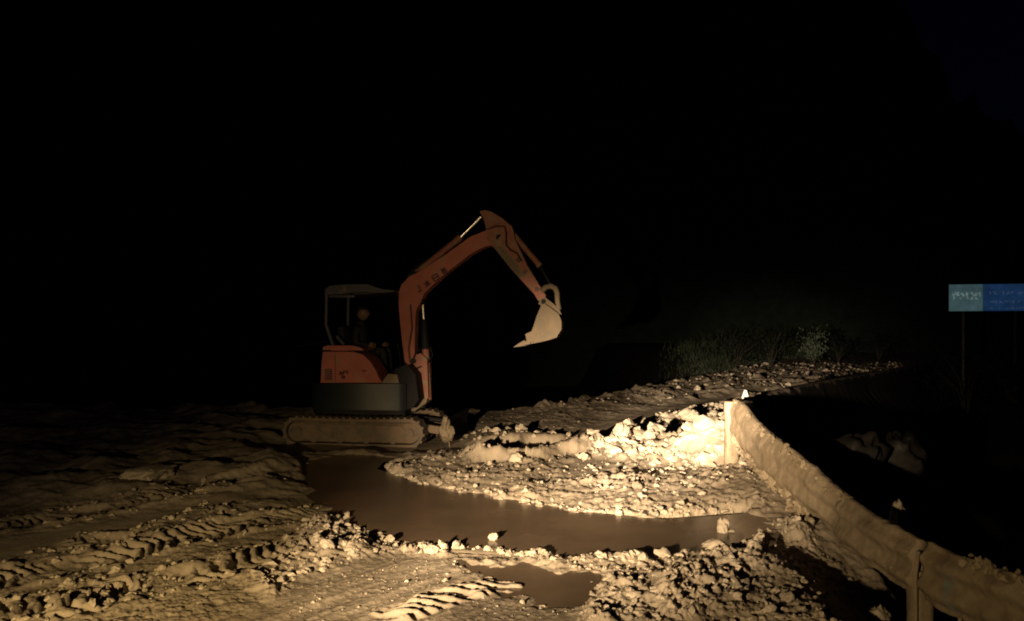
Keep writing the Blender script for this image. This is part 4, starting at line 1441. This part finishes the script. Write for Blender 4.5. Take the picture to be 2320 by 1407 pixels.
V = np.stack([
    base + np.stack([-wx_, -wy_, -0.05 + 0 * hh], 1), base + np.stack([wx_, wy_, -0.05 + 0 * hh], 1),
    base + np.stack([wx_ * 0.8 + lx * 0.25, wy_ * 0.8 + ly * 0.25, hh * 0.55], 1), base + np.stack([-wx_ * 0.8 + lx * 0.25, -wy_ * 0.8 + ly * 0.25, hh * 0.55], 1),
    base + np.stack([wx_ * 0.2 + lx, wy_ * 0.2 + ly, hh * 0.95], 1), base + np.stack([-wx_ * 0.2 + lx, -wy_ * 0.2 + ly, hh * 0.95], 1)], 1).reshape(-1, 3)
i0 = np.arange(n) * 6
Q = np.concatenate([np.stack([i0, i0 + 1, i0 + 2, i0 + 3], 1), np.stack([i0 + 3, i0 + 2, i0 + 4, i0 + 5], 1)])
tag(np_mesh('tall_grass', V, Q, MATS['grass_green'], smooth=False), 'dim green tall grass on the bank behind the bend', kind='stuff')


def shrub(px, py, d, h, w, label, mat='shrub_green', droop=0.6, nl=700, cat='shrub'):
    x = (px - 1160.0) * d / FOC
    z = float(height(np.array([x]), np.array([d]), False)[0])
    root = empty('shrub', (x, d, z))
    tag(root, label, cat, 'shrubs on the bank behind the bend')
    bm = bmesh.new()
    tips = []
    for k in range(9):
        an = rng.uniform(0, 6.28)
        r = w * rng.uniform(0.15, 0.5)
        tip = Vector((math.cos(an) * r, math.sin(an) * r, h * rng.uniform(0.55, 1.0)))
        bm_tube(bm, [(0, 0, -0.1), Vector((tip.x * 0.3, tip.y * 0.3, tip.z * 0.6)), tip], [0.03, 0.02, 0.006], 6)
        tips.append(tip)
    bm_obj('stem', bm, MATS['bark'], root)
    Vl, Fl = [], []
    for k in range(nl):
        t = tips[rng.integers(len(tips))]
        f = rng.uniform(0.35, 1.05)
        c = np.array([t.x * f, t.y * f, t.z * f]) + rng.normal(0, 1, 3) * np.array([0.16 * w, 0.16 * w, 0.07 * h])
        an = rng.uniform(0, 6.28)
        L_ = rng.uniform(0.10, 0.26)
        dirv = np.array([math.cos(an), math.sin(an), -droop * rng.uniform(0.3, 1.4)])
        dirv /= np.linalg.norm(dirv)
        sd = np.cross(dirv, [0, 0, 1.0])
        sd = sd / (np.linalg.norm(sd) + 1e-6) * L_ * 0.2
        o = len(Vl)
        Vl += [c, c + dirv * L_ * 0.5 + sd, c + dirv * L_, c + dirv * L_ * 0.5 - sd]
        Fl.append((o, o + 1, o + 2, o + 3))
    mesh_obj('foliage', Vl, Fl, MATS[mat], root)


shrub(1845, 790, 38.5, 2.0, 1.6, 'pale drooping plant standing tallest in the middle of the dim grass', 'pale_leaf', 1.4, 420)
shrub(1668, 800, 34.5, 1.5, 2.2, 'low dark bush at the left end of the dim grass', 'shrub_green', 0.4)
shrub(1745, 800, 36.0, 1.9, 2.2, 'rounded dark green bush left of the pale drooping plant', 'shrub_green', 0.4)
shrub(1900, 800, 42.0, 1.7, 2.4, 'low green bush right of the pale drooping plant', 'shrub_green', 0.5)
shrub(1990, 800, 47.0, 1.8, 2.6, 'farthest faint bush at the right end of the dim grass', 'shrub_green', 0.5)

shrub(2190, 800, 29.2, 2.6, 2.6, 'added bush hiding the left foot of the blue sign board', 'shrub_green', 0.4, 900)  # bushes added to cover the posts where they fade into the dark
shrub(2290, 800, 29.0, 2.7, 2.6, 'added bush hiding the right foot of the blue sign board', 'shrub_green', 0.4, 900)

# ------------------------------------------------------------------ blue sign board on two posts
SD = 30.0
s0 = at(2150, 705, SD)
s1 = at(2520, 706, SD - 1.1)
sy = math.atan2(s1.y - s0.y, s1.x - s0.x)
SW = math.hypot(s1.x - s0.x, s1.y - s0.y)
SH = 60.0 * SD / FOC
sign = empty('sign_board', s0, sy)
tag(sign, 'long blue road sign board with a pale left panel on two posts', 'sign')
w1 = 69 * SD / FOC
box('backing', (SW / 2, 0.06, SH / 2), (SW + 0.04, 0.08, SH + 0.04), MATS['dark_steel'], sign, 0.01)
lp = box('panel', (w1 / 2, 0.0, SH / 2), (w1, 0.03, SH), MATS['sign_teal'], sign, 0)
lp['label'] = 'pale teal left panel with faded marks'
rp = box('panel', (w1 + (SW - w1) / 2 + 0.01, 0.0, SH / 2), (SW - w1 - 0.02, 0.03, SH), MATS['sign_blue'], sign, 0)
rp['label'] = 'deep blue panel with two rows of worn lettering'


def marks(rows, x0, x1, mat, parent, seed, size):
    r = np.random.default_rng(seed)
    bm = bmesh.new()
    for (zz, hgt, dens) in rows:
        x = x0
        while x < x1:
            w = size * r.uniform(0.5, 1.2)
            if r.random() < dens:
                for _ in range(3):
                    cx_ = x + r.uniform(0, w)
                    if r.random() < 0.5:
                        bm_box(bm, Vector((cx_, -0.019, zz + r.uniform(-0.3, 0.3) * hgt)), (w * 0.25, 0.004, hgt * r.uniform(0.4, 1.0)))
                    else:
                        bm_box(bm, Vector((cx_, -0.0195, zz + r.uniform(-0.4, 0.4) * hgt)), (w * 0.8, 0.0035, hgt * 0.22))
            x += w * 1.25
    tag(bm_obj('lettering', bm, MATS[mat], parent), kind='stuff')


marks([(SH * 0.63, 0.20, 0.9), (SH * 0.48, 0.10, 0.5), (SH * 0.25, 0.10, 0.3)], 0.12, w1 - 0.12, 'sign_pale', lp, 3, 0.11)
marks([(SH * 0.66, 0.14, 0.85), (SH * 0.34, 0.10, 0.75), (SH * 0.10, 0.06, 0.6)], w1 + 0.12, SW - 0.15, 'sign_lilac', rp, 4, 0.14)
for q in (32, 138, 300):
    xx = q * SD / FOC
    box('post', (xx, 0.16, -1.6), (0.09, 0.09, SH * 2 + 3.2), MATS['post_metal'], sign, 0.008)
